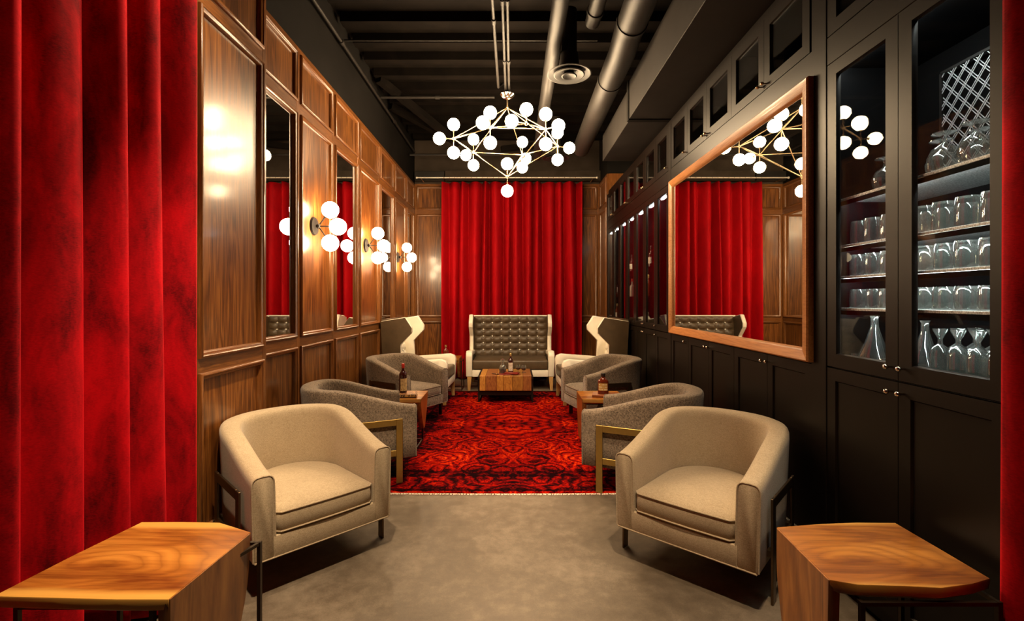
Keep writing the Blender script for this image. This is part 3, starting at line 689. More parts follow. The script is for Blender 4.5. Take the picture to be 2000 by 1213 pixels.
for x in (-1.73, 1.51): MB().sphere((x, 8.56, 3.65), 0.02, 12, 8).make('finial', 'rod', rod)
for x in (-1.66, 1.44):
    MB().bar((x, 8.56, 3.65), (x, YB, 3.65), 0.014, 0.014).make('bracket', 'chrome', rod, 0)
rg = None
for k in range(26):
    x = -1.24+k*2.46/25
    pts = [(x, 8.56+0.019*math.cos(a), 3.645+0.019*math.sin(a)) for a in [2*PI*j/12 for j in range(12)]]
    if rg is None: rg = MB().tube(pts, 0.0025, 5, True).make('ring', 'chrome', rod); x0 = x
    else:
        c = rg.copy(); COL.objects.link(c); c.parent = rod; c.location.x = x-x0

# ================================================================== CEILING SERVICES
def duct(name, label, pts, r, cat='duct', flanges=()):
    t = thing(name, label, cat)
    MB().tube(pts, r, 24).make('duct_pipe', 'duct', t, 40)
    for f in flanges:
        i, j = f; p = Vector(pts[i]).lerp(Vector(pts[i+1]), j); d = (Vector(pts[i+1])-Vector(pts[i])).normalized()
        MB().tube([p-d*.02, p+d*.02], r+0.008, 24).make('collar', 'duct', t, 40)
    return t
duct('round_duct', 'slim dark round duct along the ceiling left of the round diffuser', [(0.37, -1.2, 3.85), (0.385, 4.6, 3.85), (0.40, 8.0, 3.85)], 0.07, flanges=((0, .7), (1, .4)))
duct('round_duct', 'short dark round duct ending above the round diffuser', [(0.68, -1.2, 3.90), (0.70, 4.2, 3.90)], 0.065, flanges=((0, .97),))
duct('round_duct', 'thick dark round duct running beside the square duct', [(0.93, -1.2, 3.80), (1.00, 4.1, 3.78), (1.01, 4.4, 3.74), (1.03, 7.2, 3.74)], 0.125, flanges=((0, .98), (2, .2)))
def diffuser(label, loc):
    t = thing('air_diffuser', label, 'air vent', loc, 0, 'round ceiling diffusers')
    MB().lathe([(0.07, 0.20), (0.085, 0.20), (0.10, 0.05), (0.19, 0.012), (0.215, 0.0), (0.205, -0.004), (0.165, 0.012), (0.12, 0.02)], 32, caps=False).make('outer_cone', 'duct', t, 40)
    MB().lathe([(0.06, 0.04), (0.15, -0.006), (0.14, -0.012), (0.075, 0.008), (0.05, 0.02)], 32, caps=False).make('middle_cone', 'duct', t, 40)
    MB().lathe([(0.03, 0.03), (0.075, -0.018), (0.065, -0.024), (0.035, -0.006), (0.002, -0.004)], 28, caps=False).make('inner_cone', 'duct', t, 40)
    MB().tube([(0, 0, 0.18), (0, 0, 0.62)], 0.075, 20).make('neck', 'duct', t, 40)
diffuser('round dark ceiling diffuser of nested cones, clear of the chandelier', (0.545, 4.62, 3.64))
diffuser('round ceiling diffuser partly hidden behind the globe chandelier', (0.66, 7.35, 3.64))
bd = thing('square_duct', 'long black rectangular duct above the right-hand cabinets', 'duct')
MB().span((1.227, 5.05, 3.35), (1.90, 6.52, 3.70), 0.004).make('duct_section', 'duct_paint', bd, 0)
MB().span((1.215, YF+0.1, 3.345), (1.90, 4.98, 3.74), 0.004).make('duct_section', 'duct_paint', bd, 0)
MB().span((1.205, 4.98, 3.335), (1.91, 5.05, 3.75), 0.004).make('flange', 'dark_wall', bd, 0)
def pipe(label, pts, r, joints=()):
    t = thing('conduit', label, 'conduit'); MB().tube(pts, r, 10).make('pipe', 'duct', t)
    for j in joints:
        i, f = j; p = Vector(pts[i]).lerp(Vector(pts[i+1]), f); d = (Vector(pts[i+1])-Vector(pts[i])).normalized()
        MB().tube([p-d*.03, p+d*.03], r*1.5, 10).make('coupling', 'duct', t)
pipe('thin conduit along the top of the left wall', [(-1.80, -1.0, 4.16), (-1.80, 8.7, 4.16)], 0.016, ((0, .45), (0, .62), (0, .85)))
pipe('conduit running along the ceiling to the chandelier, left of a twin pair', [(-0.165, -1.0, 3.84), (-0.165, 5.35, 3.84), (-0.12, 5.5, 3.95)], 0.014, ((0, .8),))
pipe('left of the twin conduits that end above the chandelier canopy', [(-0.085, -1.0, 3.83), (-0.085, 5.4, 3.83)], 0.013, ((0, .75), (0, .9)))
pipe('right of the twin conduits that end above the chandelier canopy', [(-0.045, -1.0, 3.83), (-0.045, 5.4, 3.83)], 0.013, ((0, .75), (0, .9)))
pipe('conduit crossing the ceiling from the left wall behind the chandelier', [(-1.80, 6.46, 4.2), (-0.25, 6.46, 4.2)], 0.018, ((0, .5),))
pipe('conduit crossing the ceiling in front of the chandelier', [(-1.80, 5.08, 4.22), (0.9, 5.08, 4.22)], 0.010)
pipe('pale conduit crossing in front of the end wall', [(-1.80, 8.3, 3.98), (0.5, 8.3, 3.98)], 0.02, ((0, .4),))

# ================================================================== LAMPS
RG = 0.069
def globe_arm(parent, node, g, gm, cup_mat, rod=0.005, r=RG):
    node = Vector(node); g = Vector(g); d = (g-node).normalized()
    gl = MB().sphere(g, r, 24, 14).make('globe', gm, parent, 180)
    tip = g-d*(r*0.93)
    MB().tube([node, tip], rod, 8).make('arm', cup_mat, parent)
    MB().tube([tip-d*0.012, tip+d*0.004, tip+d*0.014], [0.010, 0.024, 0.026], 14).make('cup', cup_mat, parent)
CX, CY = -0.065, 5.42
ch = thing('chandelier', 'sprawling brass chandelier with many round white lit globes', 'chandelier', (CX, CY, 0))
def cp(x, y, z): return (x-CX, y-CY, z)
MB().lathe([(0.08, 3.79), (0.085, 3.785), (0.06, 3.755), (0.03, 3.74), (0.012, 3.735)], 28).make('canopy', 'chrome', ch)
MB().tube([(0, 0, 3.83), (0, 0, 3.78)], 0.02, 10).make('hanger', 'black_metal', ch)
MB().tube([(0, 0, 3.74), (0, 0, 3.63)], 0.008, 8).make('stem', 'gold', ch)
top = (0, 0, 3.64); bot = (0, 0, 2.85); ZR = 3.28
ringn = [(-0.674, 5.40), (-0.242, 5.06), (0.35, 5.10), (0.53, 5.67), (0.117, 6.00), (-0.49, 5.90)]
nodes = [cp(x, y, ZR) for x, y in ringn]
def joint(p, r=0.018): MB().sphere(p, r, 12, 8).make('joint', 'gold', ch)
joint(top); joint(bot)
for i, nd in enumerate(nodes):
    joint(nd)
    MB().tube([nd, nodes[(i+1) % 6]], 0.0055, 8).make('strut', 'gold', ch)
    MB().tube([top, nd], 0.0055, 8).make('strut', 'gold', ch)
    if i in (2, 3, 5, 4): MB().tube([bot, nd], 0.0055, 8).make('strut', 'gold', ch)
    out = Vector((nd[0], nd[1], 0)).normalized()
    for d in (Vector((0, 0, 1)), Vector((0, 0, -1)), out):
        globe_arm(ch, nd, Vector(nd)+d*0.16, 'globe', 'gold')
n7 = cp(0.14, 5.0, ZR+0.02); joint(n7)
MB().tube([nodes[1], n7], 0.0055, 8).make('strut', 'gold', ch); MB().tube([n7, nodes[2]], 0.0055, 8).make('strut', 'gold', ch)
globe_arm(ch, n7, Vector(n7)+Vector((0, 0, .15)), 'globe', 'gold'); globe_arm(ch, n7, Vector(n7)+Vector((-.155, -.02, .02)), 'globe', 'gold')
globe_arm(ch, bot, (0, 0, 3.0), 'globe', 'gold'); globe_arm(ch, bot, (0, 0, 2.69), 'globe', 'gold')

def sconce(label, yc):
    t = thing('wall_sconce', label, 'wall lamp', (XL, yc, 2.14), 0, 'globe wall sconces')
    mb = MB(); b2 = bmesh.new(); bmesh.ops.create_cone(b2, cap_ends=True, segments=28, radius1=0.088, radius2=0.08, depth=0.016)
    mb.merge(b2, Matrix.Translation((-0.004, 0, 0)) @ Matrix.Rotation(PI/2, 4, 'Y')); mb.make('backplate', 'black_metal', t)
    MB().sphere((0.03, 0, 0), 0.022, 12, 8).make('hub', 'black_metal', t)
    for g in ((0.135, 0.02, 0.155), (0.215, 0.0, -0.005), (0.135, 0.02, -0.155)):
        globe_arm(t, (0.03, 0, 0), g, 'globe_wall', 'black_metal', 0.006, 0.078)
sconce('black wall sconce with three lit globes, nearest of the three', 4.45)
sconce('black wall sconce with three lit globes, middle of the three', 6.02)
sconce('black wall sconce with three lit globes, farthest of the three by the back corner', 7.68)

# ================================================================== RUG
RX, RY, RHW, RHL = 0.0, 5.56, 1.38, 1.98
rgm = rug_mat(RHW, RHL)
mb = MB(); rows_ = []
nx, ny = 40, 40
def rug_y(tx, ty):
    bow = -0.03*(1-tx*tx) if ty < 0 else 0
    return ty*RHL+bow*max(0, -ty)**6
top_ = [[Vector((RHW*(-1+2*i/nx), rug_y(-1+2*i/nx, -1+2*j/ny), 0.008)) for i in range(nx+1)] for j in range(ny+1)]
mb.grid(top_, closed_u=False)
rug = thing('rug', 'large red and black overdyed oriental rug on concrete', 'rug', (RX, RY, 0))
pile = mb.make('pile', rgm, rug, 60)
sm = pile.modifiers.new('thick', 'SOLIDIFY'); sm.thickness = 0.007; sm.offset = -1
fr = MB()
for sy_ in (-1,):
    for i in range(240):
        tx = -1+2*(i+.5)/240; yb = rug_y(tx, sy_)
        fr.bar((tx*RHW, yb+0.002, 0.0055), (tx*RHW+random.uniform(-.006, .006), yb-0.016-random.uniform(0, .008), 0.003), 0.008, 0.004)
f_ = fr.make('fringe', 'fringe', rug, 0); f_['kind'] = 'stuff'

# ================================================================== TUB CHAIRS
def tub_chair(name, label, fab, metal, group):
    t = thing(name, label, 'armchair', group=group)
    yf, yc, rx, ry, th = -0.38, 0.03, 0.315, 0.325, 0.105
    path = []
    ns, na = 12, 30
    for i in range(ns): path.append((rx, yf+(yc-yf)*i/ns, 1, 0, 0))
    for i in range(na+1):
        a = PI*i/na; ex = 0.86
        ca, sa = math.cos(a), math.sin(a)
        x = rx*math.copysign(abs(ca)**ex, ca); yv = yc+ry*abs(sa)**ex
        nx_, ny_ = math.copysign(abs(ca)**(2-ex), ca)/rx, abs(sa)**(2-ex)/ry; l = math.hypot(nx_, ny_)
        path.append((x, yv, nx_/l, ny_/l, sa))
    for i in range(ns-1, -1, -1): path.append((-rx, yf+(yc-yf)*i/ns, -1, 0, 0))
    def sect(p, push=0.0, shr=1.0):
        x, yv, nx_, ny_, back = p
        s = max(0, min(1, (yv-yf)/0.60)); s = s*s*(3-2*s)*0.55+s*0.45
        h = 0.595+0.155*s
        tt = th*(1+0.18*back); lean = 0.05*back+0.02
        ring = []
        zc, hz = (h+0.18)/2, (h-0.18)/2
        prof = [(tt/2-.008, 0.18), (tt/2, 0.188), (tt/2, 0.34), (tt/2, h-0.05)]
        for k in range(1, 10):
            a = PI*k/10; prof.append((tt/2*math.copysign(abs(math.cos(a))**0.55, math.cos(a)), h-0.05+0.05*math.sin(a)**0.7))
        prof += [(-tt/2, h-0.05), (-tt/2, 0.40), (-tt/2, 0.25), (-tt/2+.008, 0.18)]
        for o, z in prof:
            o = o*shr; z2 = zc+(z-zc)*(1-(1-shr)*0.25)
            oo = o+lean*(z2-0.18)
            ring.append(Vector((x+nx_*oo, yv+ny_*oo+push, z2)))
        return ring
    rings = [sect(path[0], -0.014, 0.80), sect(path[0], -0.009, 0.94)]+[sect(p) for p in path]+[sect(path[-1], -0.009, 0.94), sect(path[-1], -0.014, 0.80)]
    MB().grid(rings, cap0=True, cap1=True).make('shell', fab, t, 60)
    for p in (path[0], path[-1]):
        r = [q for q in sect(p, -0.010, 0.97)]
        pip = MB().tube(r[:-1]+[r[-1]], 0.0045, 6, True).make('piping', fab, t)
    # seat rail and deck
    w2 = rx-th/2+0.012
    pr = [(-w2, yf-0.0145), (w2, yf-0.0145), (w2, yc)]+[(w2*math.cos(a), yc+(ry-th/2)*math.sin(a)) for a in [PI*k/14 for k in range(1, 14)]]+[(-w2, yc)]
    MB().prism(pr, lambda a, b, c: Vector((a, b, c)), 0.181, 0.288, 0.006, 2).make('seat_rail', fab, t, 40)
    MB().tube([(-rx-th/2+.01, yf-0.012, 0.184), (rx+th/2-.01, yf-0.012, 0.184)], 0.005, 6).make('piping', fab, t)
    # cushion
    wc = rx-th/2-0.004
    base = []
    for k in range(9): base.append((-wc+0.02+(2*wc-0.04)*k/8, yf-0.012-0.006*math.sin(PI*k/8)))
    base += [(wc, yf+0.012)]
    for k in range(1, 6): base.append((wc, yf+0.012+(yc-yf-0.012)*k/6))
    for k in range(0, 21): a = PI*k/20; base.append((wc*math.cos(a), yc+(ry-th/2-.006)*math.sin(a)))
    for k in range(5, 0, -1): base.append((-wc, yf+0.012+(yc-yf-0.012)*k/6))
    base += [(-wc, yf+0.012)]
    c0 = Vector((0, -0.05))
    def lay(s, z): return [Vector((c0.x+(p[0]-c0.x)*s, c0.y+(p[1]-c0.y)*s, z)) for p in base]
    cs = MB().grid([lay(.90, .289), lay(.975, .293), lay(1, .305), lay(1.006, .345), lay(1, .388), lay(.975, .402), lay(.9, .414), lay(.7, .428), lay(.4, .437), lay(.12, .440)], cap0=True, cap1=True).make('seat_cushion', fab, t, 60)
    for z in (0.395, 0.300):
        MB().tube(lay(1.0, z), 0.0048, 6, True).make('piping', fab, cs)
    # flat metal side frames: two legs, two rails each
    for sx in (1, -1):
        x0, x1 = sx*(rx+th/2+0.020), sx*(rx+th/2+0.032)
        fr = t
        MB().span((x0, -0.275, 0.0), (x1, -0.225, 0.505), 0.002).make('leg', metal, fr, 0)
        MB().span((x0, 0.10, 0.0), (x1, 0.15, 0.505), 0.002).make('leg', metal, fr, 0)
        MB().span((x0, -0.2249, 0.455), (x1, 0.0999, 0.505), 0.002).make('side_rail', metal, fr, 0)
        MB().span((x0, -0.2249, 0.215), (x1, 0.0999, 0.262), 0.002).make('side_rail', metal, fr, 0)
        MB().span((sx*(rx+th/2-0.02), -0.27, 0.225), (x0, -0.23, 0.255)).make('stud', metal, fr, 0)
        MB().span((sx*(rx+th/2-0.02), 0.105, 0.225), (x0, 0.145, 0.255)).make('stud', metal, fr, 0)
    return t
bc = tub_chair('tub_armchair', 'beige upholstered tub armchair on concrete at the left foreground', 'beige', 'bronze', 'beige tub armchairs')
bc.location = (-1.262, 2.81, 0); bc.rotation_euler.z = face_rz(.71, -.70)
dup(bc, (1.12, 2.724, 0), face_rz(-.67, -.74), 'beige upholstered tub armchair on concrete at the right foreground')
g1 = tub_chair('tub_armchair', 'grey tweed tub armchair with brass side frame behind the left beige chair', 'grey', 'brass', 'grey tub armchairs')
g1.location = (-1.29, 4.0, 0.008); g1.rotation_euler.z = face_rz(.90, .43)
dup(g1, (1.04, 3.81, 0.008), face_rz(-.9, .43), 'grey tweed tub armchair with brass side frame behind the right beige chair')
g2 = tub_chair('tub_armchair', 'grey tweed tub armchair in front of the left wing chair', 'grey', 'bronze', 'grey tub armchairs')
g2.location = (-1.34, 5.82, 0.009); g2.rotation_euler.z = face_rz(.84, -.54)
dup(g2, (1.09, 5.755, 0.009), face_rz(-.956, -.29), 'grey tweed tub armchair in front of the right wing chair')

# ================================================================== WING CHAIRS AND SETTEE
def wing_seat(name, label, cat, W, inner, outer, edge_inner, cols, rows, btn_white, group=None):
    t = thing(name, label, cat, group=group)
    hw = W/2; aw = 0.10
    yzmap = lambda yv, z, x: Vector((x, yv, z))
    # back, leaning; tufted grid in front
    def bk(z): return 0.30+(z-0.40)*0.115
    iw = hw-0.075
    nu, nv = cols*6, rows*6
    z0, z1 = 0.46, 1.165
    front = []
    for j in range(nv+1):
        z = z0+(z1-z0)*j/nv; row = []
        for i in range(nu+1):
            x = -iw+2*iw*i/nu
            f = (abs(math.sin(PI*i*cols/nu))*abs(math.sin(PI*j*rows/nv)))**0.45
            row.append(Vector((x, bk(z)-0.012-0.030*f, z)))
        front.append(row)
    rings = front
    mb = MB().grid(rings, closed_u=False)
    mb.make('tufted_back', inner, t, 70)
    MB().prism([(bk(.40)-.008, .36), (bk(1.17)-.008, 1.185), (bk(1.17)+.085, 1.175), (bk(.40)+.10, .22)], yzmap, -hw+0.03, hw-0.03, 0.012, 2).make('back_shell', outer, t, 40)
    bt = None
    for j in range(1, rows):
        for i in range(1, cols):
            x = -iw+2*iw*i/cols; z = z0+(z1-z0)*j/rows
            if bt is None:
                bt = MB().sphere((0, 0, 0), 0.0155, 10, 6).make('button', 'button', t); bt.location = (x, bk(z)-0.022, z)
            else:
                c = bt.copy(); COL.objects.link(c); c.parent = t; c.location = (x, bk(z)-0.022, z)
    prof = [(0.30, 0.40), (0.44, 0.42), (0.475, 1.15), (0.13, 1.205), (0.035, 1.06), (0.040, 0.99), (0.195, 0.83), (0.185, 0.62), (0.17, 0.40)]
    def ins(k):
        cx, cz = 0.27, 0.85
        return [(cx+(p[0]-cx)*k, cz+(p[1]-cz)*k) for p in prof]
    for sx in (1, -1):
        wg = MB().prism(prof, yzmap, sx*(hw-0.070), sx*(hw-0.012), 0.014, 2).make('wing', 'white_leather', t, 40)
        MB().prism(ins(0.985), yzmap, sx*(hw-0.0125), sx*(hw-0.003), 0.004, 1).make('outer_skin', outer, wg, 40)
        MB().prism(ins(0.965), yzmap, sx*(hw-0.076), sx*(hw-0.0695), 0.003, 1).make('inner_skin', edge_inner, wg, 40)
        arch = [(-0.43, 0.22), (-0.45, 0.55), (-0.43, 0.605), (-0.36, 0.630), (0.22, 0.585), (0.22, 0.515), (-0.24, 0.548), (-0.30, 0.53), (-0.32, 0.48), (-0.32, 0.22)]
        am = MB().prism(arch, yzmap, sx*(hw-aw), sx*hw, 0.012, 2).make('arm', 'white_leather', t, 40)
        MB().prism([(-0.33, 0.24), (-0.31, 0.555), (0.42, 0.50), (0.40, 0.24)], yzmap, sx*(hw-aw+0.012), sx*(hw-0.012), 0.006, 1).make('arm_panel', outer if outer != 'white_leather' else inner, am, 40)
    MB().span((-hw+aw, -0.435, 0.22), (hw-aw, -0.36, 0.325), 0.008, 2).make('front_rail', 'white_leather', t, 40)
    MB().span((-hw+aw-.01, -0.36, 0.22), (hw-aw+.01, 0.42, 0.32), 0.008).make('seat_base', outer, t, 40)
    MB().span((-hw+aw+.004, -0.445, 0.327), (hw-aw-.004, 0.285, 0.485), 0.03, 4).make('seat_cushion', inner if inner != 'white_leather' else outer, t, 50)
    for sx in (1, -1):
        for yv, s2 in ((-0.39, -1), (0.36, 1)):
            x = sx*(hw-0.055)
            mb = MB(); r0, r1 = 0.034, 0.020
            lo = [Vector((x+sx*.006+a*r1, yv+s2*.02+b*r1, 0)) for a, b in ((-1, -1), (1, -1), (1, 1), (-1, 1))]
            hi = [Vector((x+a*r0, yv+b*r0, 0.219)) for a, b in ((-1, -1), (1, -1), (1, 1), (-1, 1))]
            mb.grid([lo, hi], cap0=True, cap1=True).make('leg', 'oak_leg', t, 0)
    return t
se = wing_seat('settee', 'high-backed brown tufted leather settee with white arms before the red curtain', 'sofa', 1.42, 'brown_leather', 'white_leather', 'brown_leather', 8, 6, True)
se.location = (-0.045, 8.06, 0)
wc1 = wing_seat('wing_chair', 'brown and white leather wing chair against the left panelling', 'armchair', 0.78, 'white_leather', 'brown_leather', 'white_leather', 4, 6, True, 'wing chairs')
wc1.location = (-1.33, 6.90, 0.008); wc1.rotation_euler.z = face_rz(1, -.05)
dup(wc1, (1.10, 6.88, 0.008), face_rz(-1, -.05), 'brown and white leather wing chair against the black cabinets')

# ================================================================== TABLES
ct = thing('coffee_table', 'low block coffee table of reclaimed yellow-brown boards before the settee', 'table', (-0.105, 7.03, 0.008))
ws = [0.085, 0.16, 0.09, 0.125, 0.15, 0.12]; x = -0.365; 
for i, wd in enumerate(ws):
    dz = random.uniform(-.003, .003)
    MB().span((x+.0012, -0.345+random.uniform(0, .004), 0.165), (x+wd-.0012, 0.345, 0.375+dz), 0.004, 1).make('plank', 'rustic_red' if i in (1, 5) else 'rustic', ct, 0); x += wd
for sx in (1, -1):
    xx = sx*0.378
    MB().span((xx-.011, -0.36, 0.325), (xx+.011, 0.36, 0.372), 0.003).make('side_bar', 'black_metal', ct, 0)
    for yv in (-0.30, 0.30):
        MB().span((xx-.011, yv-.02, 0), (xx+.011, yv+.02, 0.325), 0.002).make('leg', 'black_metal', ct, 0)
        
    MB().span((xx-.011, -0.28, 0.0), (xx+.011, 0.28, 0.03), 0.002).make('foot_bar', 'black_metal', ct, 0)
for yv in (-0.30, 0.30):
    MB().span((-0.367, yv-.018, 0.10), (0.367, yv+.018, 0.160), 0.002).make('cross_bar', 'black_metal', ct, 0)

def slab_table(label, loc, poly, side, zt, side_x, tip, frame, sgn, mat_top='slab', yref=0.0, thick=0.045):
    """poly: live-edge outline (local x,y). side: (y0,y1) of the waterfall leg at local x=side_x, narrowing to tip (y0,y1,z). frame: bar-frame corner posts."""
    t = thing('side_table', label, 'side table', loc, 0, 'live-edge side tables')
    b2 = bmesh.new()
    mb = MB(); n = len(poly)
    cx = sum(p[0] for p in poly)/n; cyy = sum(p[1] for p in poly)/n
    def lay(k, z): return [Vector((cx+(p[0]-cx)*k, cyy+(p[1]-cyy)*k, z)) for p in poly]
    mb.grid([lay(.93, zt-thick), lay(.985, zt-thick*.75), lay(1.0, zt-.004), lay(.994, zt)], cap0=True, cap1=True)
    mb.make('slab_top', mat_top, t, 30)
    y0, y1 = side; ty0, ty1, tz = tip
    th = 0.042; xs = (side_x, side_x) if isinstance(side_x, float) else side_x
    rows_ = []
    for k in range(9):
        f = k/8; z = (zt-0.0015)*(1-f)+tz*f
        e = f**1.6
        a = y0+(ty0-y0)*e; b = y1+(ty1-y1)*e
        w_ = 0.006*math.sin(f*7+loc[1]*3)
        ins_ = 0.3*th
        X = lambda yy: xs[0]+(xs[1]-xs[0])*(yy-y0)/(y1-y0)
        rows_.append([Vector((X(a), a+.003, z)), Vector((X(b), b-.003+w_, z)), Vector((X(b)-sgn*ins_, b+w_, z)), Vector((X(b)-sgn*th, b-.01+w_, z)), Vector((X(a)-sgn*th, a+.01, z)), Vector((X(a)-sgn*ins_, a, z))])
    MB().grid(rows_, cap0=True, cap1=True).make('waterfall_leg', 'slab_side', t, 40)
    c = frame  # four corner posts in order
    zf = zt-thick-0.007
    for p in c: MB().span((p[0]-.007, p[1]-.007, 0), (p[0]+.007, p[1]+.007, zf+.006)).make('frame_leg', 'frame_metal', t, 0)
    for i in range(4):
        p, q = Vector((*c[i], 0)), Vector((*c[(i+1) % 4], 0)); d = (q-p).normalized()*0.0072
        for z in (zf-0.001, 0.012):
            MB().bar(p+d+Vector((0, 0, z)), q-d+Vector((0, 0, z)), 0.012, 0.012).make('frame_bar', 'frame_metal', t, 0)
    return t
# foreground left: centre (-1.29,1.68)
slab_table('live-edge side table in the left foreground before the red curtain', (-1.29, 1.68, 0),
           [(-0.29, -0.235), (-0.10, -0.242), (0.10, -0.25), (0.255, -0.25), (0.262, -0.1), (0.270, 0.05), (0.274, 0.165), (0.19, 0.205), (0.105, 0.245), (-0.05, 0.252), (-0.215, 0.25), (-0.26, 0.0)],
           (-0.249, 0.164), 0.55, (0.258, 0.2765), (-0.235, 0.03, 0.06), [(0.297, 0.185), (-0.25, 0.185), (-0.25, -0.20), (0.17, -0.20)], 1)
slab_table('live-edge side table in the right foreground beside the right curtain', (1.29, 1.71, 0),
           [(-0.272, -0.18), (-0.20, -0.205), (-0.06, -0.212), (0.05, -0.222), (0.17, -0.20), (0.252, -0.172), (0.254, 0.0), (0.254, 0.213), (0.10, 0.216), (-0.05, 0.205), (-0.15, 0.19), (-0.246, 0.176), (-0.26, 0.0)],
           (-0.181, 0.177), 0.55, (-0.2755, -0.2495), (-0.15, 0.10, 0.06), [(-0.195, 0.16), (0.235, 0.16), (0.235, -0.215), (-0.195, -0.215)], -1)
slab_table('pale topped side table with a wine bottle and book between the left grey chairs', (-1.10, 4.74, 0.009),
           [(-0.22, -0.20), (0.0, -0.225), (0.222, -0.215), (0.222, 0.0), (0.215, 0.20), (0.0, 0.20), (-0.22, 0.18)],
           (-0.213, 0.198), 0.50, (0.2245, 0.2185), (-0.06, 0.0, 0.18), [(0.17, 0.15), (-0.19, 0.15), (-0.19, -0.18), (0.17, -0.18)], 1)
slab_table('orange topped side table with a whiskey bottle between the right grey chairs', (0.86, 4.72, 0.009),
           [(-0.20, -0.20), (0.0, -0.215), (0.22, -0.20), (0.225, 0.0), (0.22, 0.20), (0.0, 0.21), (-0.20, 0.20), (-0.20, 0.0)],
           (-0.198, 0.198), 0.50, -0.2035, (-0.1, 0.06, 0.08), [(-0.165, 0.16), (0.19, 0.16), (0.19, -0.17), (-0.165, -0.17)], -1)
slab_table('small wooden side table holding a decanter left of the settee', (-1.06, 7.78, 0),
           [(-0.2, -0.2), (0.0, -0.21), (0.19, -0.2), (0.2, 0.0), (0.19, 0.2), (-0.2, 0.2)],
           (-0.195, 0.195), 0.52, 0.203, (-0.06, 0.06, 0.2), [(0.24, 0.15), (-0.17, 0.15), (-0.17, -0.16), (0.24, -0.16)], 1)
slab_table('small wooden side table right of the settee behind the right wing chair', (0.98, 7.78, 0),
           [(-0.19, -0.2), (0.0, -0.21), (0.2, -0.2), (0.2, 0.2), (-0.19, 0.2), (-0.2, 0.0)],
           (-0.195, 0.195), 0.52, -0.203, (-0.06, 0.06, 0.2), [(-0.15, 0.15), (0.17, 0.15), (0.17, -0.16), (-0.15, -0.16)], -1)

# things on the tables
bk_ = thing('book', 'thick hardback book lying under the wine bottle on the left table', 'book', (-1.055, 4.645, 0.5095), 0.1)
MB().span((-0.115, -0.075, 0.004), (0.112, 0.070, 0.030)).make('pages', 'paper', bk_, 0)
MB().span((-0.122, -0.082, 0.0), (0.117, 0.076, 0.0045), 0.001).make('cover', 'book_cover', bk_, 0)
MB().span((-0.122, -0.082, 0.0295), (0.117, 0.076, 0.034), 0.001).make('cover', 'book_top', bk_, 0)
MB().span((-0.122, -0.0865, 0.0), (0.117, -0.0815, 0.034), 0.001).make('spine', 'book_spine', bk_, 0)
bottle('wine_bottle', 'dark wine bottle with red capsule and cream label standing on a book', 'bottle', (-1.075, 4.655, 0.5445), 0.285, 0.038, 'wine', 'red_foil', 'cream_label', (0.08, 0.50), 0.74, 1.0, 0.5)
bd_ = MB().box((0, 0, 0.011), (0.24, 0.15, 0.022), None, 0.003).make('wooden_board', 'humidor', None, 0); bd_.location = (0.90, 4.66, 0.5095); bd_.rotation_euler.z = -0.25
tag(bd_, 'flat reddish wooden board under the whiskey bottle on the right table', 'board')
bottle('whiskey_bottle', 'squat amber whiskey bottle with black stopper and arched gold label', 'bottle', (0.885, 4.675, 0.532), 0.20, 0.052, 'amber', 'black_foil', 'gold_label', (0.16, 0.52), 0.74, 0.62, -0.25, None, 0.16)
ZK = 0.008+0.379
dc = thing('decanter', 'cut glass decanter half full of dark spirit on the coffee table', 'decanter', (-0.15, 6.90, ZK))
MB().lathe([(0.05, 0), (0.053, 0.01), (0.053, 0.085), (0.04, 0.115), (0.018, 0.13), (0.016, 0.15), (0.026, 0.16)], 18, caps=False).make('glass_body', 'clear_glass', dc)
MB().lathe([(0.046, 0.006), (0.049, 0.012), (0.049, 0.068)], 18).make('spirit', 'wine', dc)
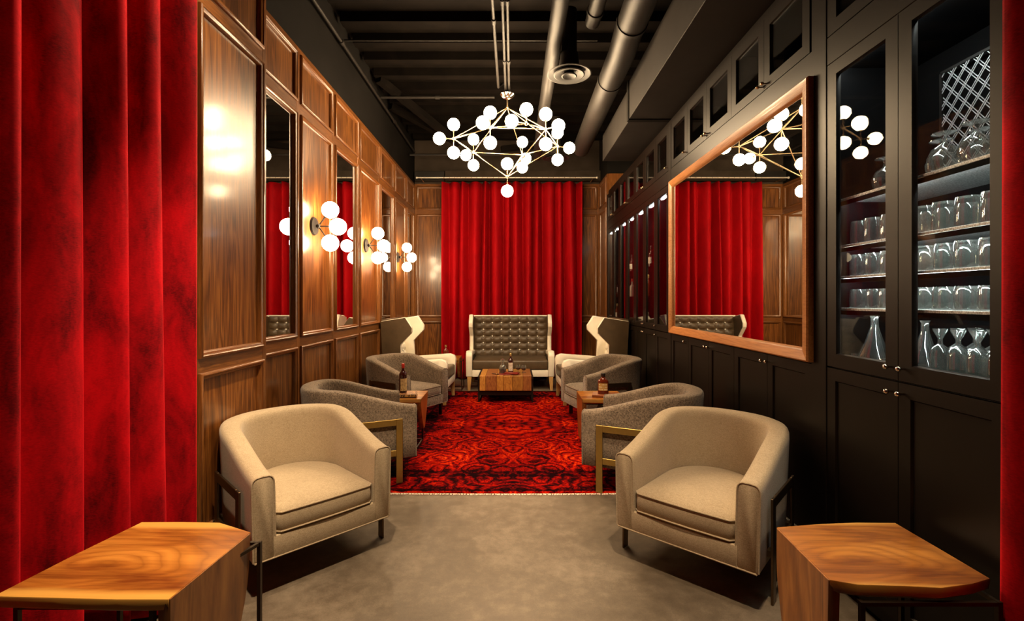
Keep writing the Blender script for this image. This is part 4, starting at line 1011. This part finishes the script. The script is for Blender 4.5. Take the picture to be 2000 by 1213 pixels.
MB().lathe([(0.012, 0.155), (0.014, 0.165), (0.032, 0.18), (0.028, 0.205), (0.01, 0.212)], 12).make('stopper', 'clear_glass', dc)
bottle('liquor_bottle', 'dark bottle with gold neck and white label on the coffee table', 'bottle', (-0.035, 6.98, ZK), 0.285, 0.040, 'wine', 'gold_foil', 'white_label', (0.10, 0.52), 0.72)
def snifter_up(label, loc):
    t = thing('brandy_glass', label, 'glass', loc, 0, 'brandy glasses on the coffee table')
    MB().lathe([(0.03, 0), (0.031, 0.003), (0.006, 0.008), (0.005, 0.032), (0.028, 0.045), (0.040, 0.068), (0.037, 0.095), (0.028, 0.115)], 16, caps=False).make('bowl', 'clear_glass', t)
    MB().lathe([(0.008, 0.036), (0.030, 0.048), (0.038, 0.064), (0.037, 0.072)], 16).make('spirit', 'wine', t)
snifter_up('left of two brandy glasses holding dark spirit', (0.075, 6.99, ZK)); snifter_up('right of two brandy glasses holding dark spirit', (0.155, 6.95, ZK))
cc = MB().box((0, 0, 0.010), (0.20, 0.11, 0.020), None, 0.006, 2).make('cigar_case', 'red_leather', None, 40); cc.location = (-0.02, 6.80, ZK); cc.rotation_euler.z = -0.3
tag(cc, 'flat oxblood leather cigar case on the coffee table', 'case')
ld = MB().box((0, 0, 0.004), (0.30, 0.17, 0.008), None, 0.003).make('leather_mat', 'red_leather', None, 0); ld.location = (-0.05, 6.83, ZK-.0005); ld.rotation_euler.z = 0.1
tag(ld, 'red leather mat lying under the cigar case', 'mat'); cc.location.z += 0.008
cg = thing('cigar', 'brown cigar resting at the left front of the coffee table', 'cigar', (-0.25, 6.80, ZK+.009), -0.6)
MB().tube([(-0.065, 0, 0), (-0.05, 0, 0), (0.05, 0, 0), (0.062, 0, 0)], [0.006, 0.009, 0.009, 0.004], 10).make('wrapper', 'cigar', cg)
MB().tube([(0.015, 0, 0), (0.03, 0, 0)], 0.0095, 10).make('band', 'gold_foil', cg)
bottle('decanter', 'small dark stoppered decanter on the side table left of the settee', 'decanter', (-1.09, 7.72, 0.5205), 0.20, 0.045, 'amber', 'gold_foil', None, (0, 0), 0.66, 1.0)
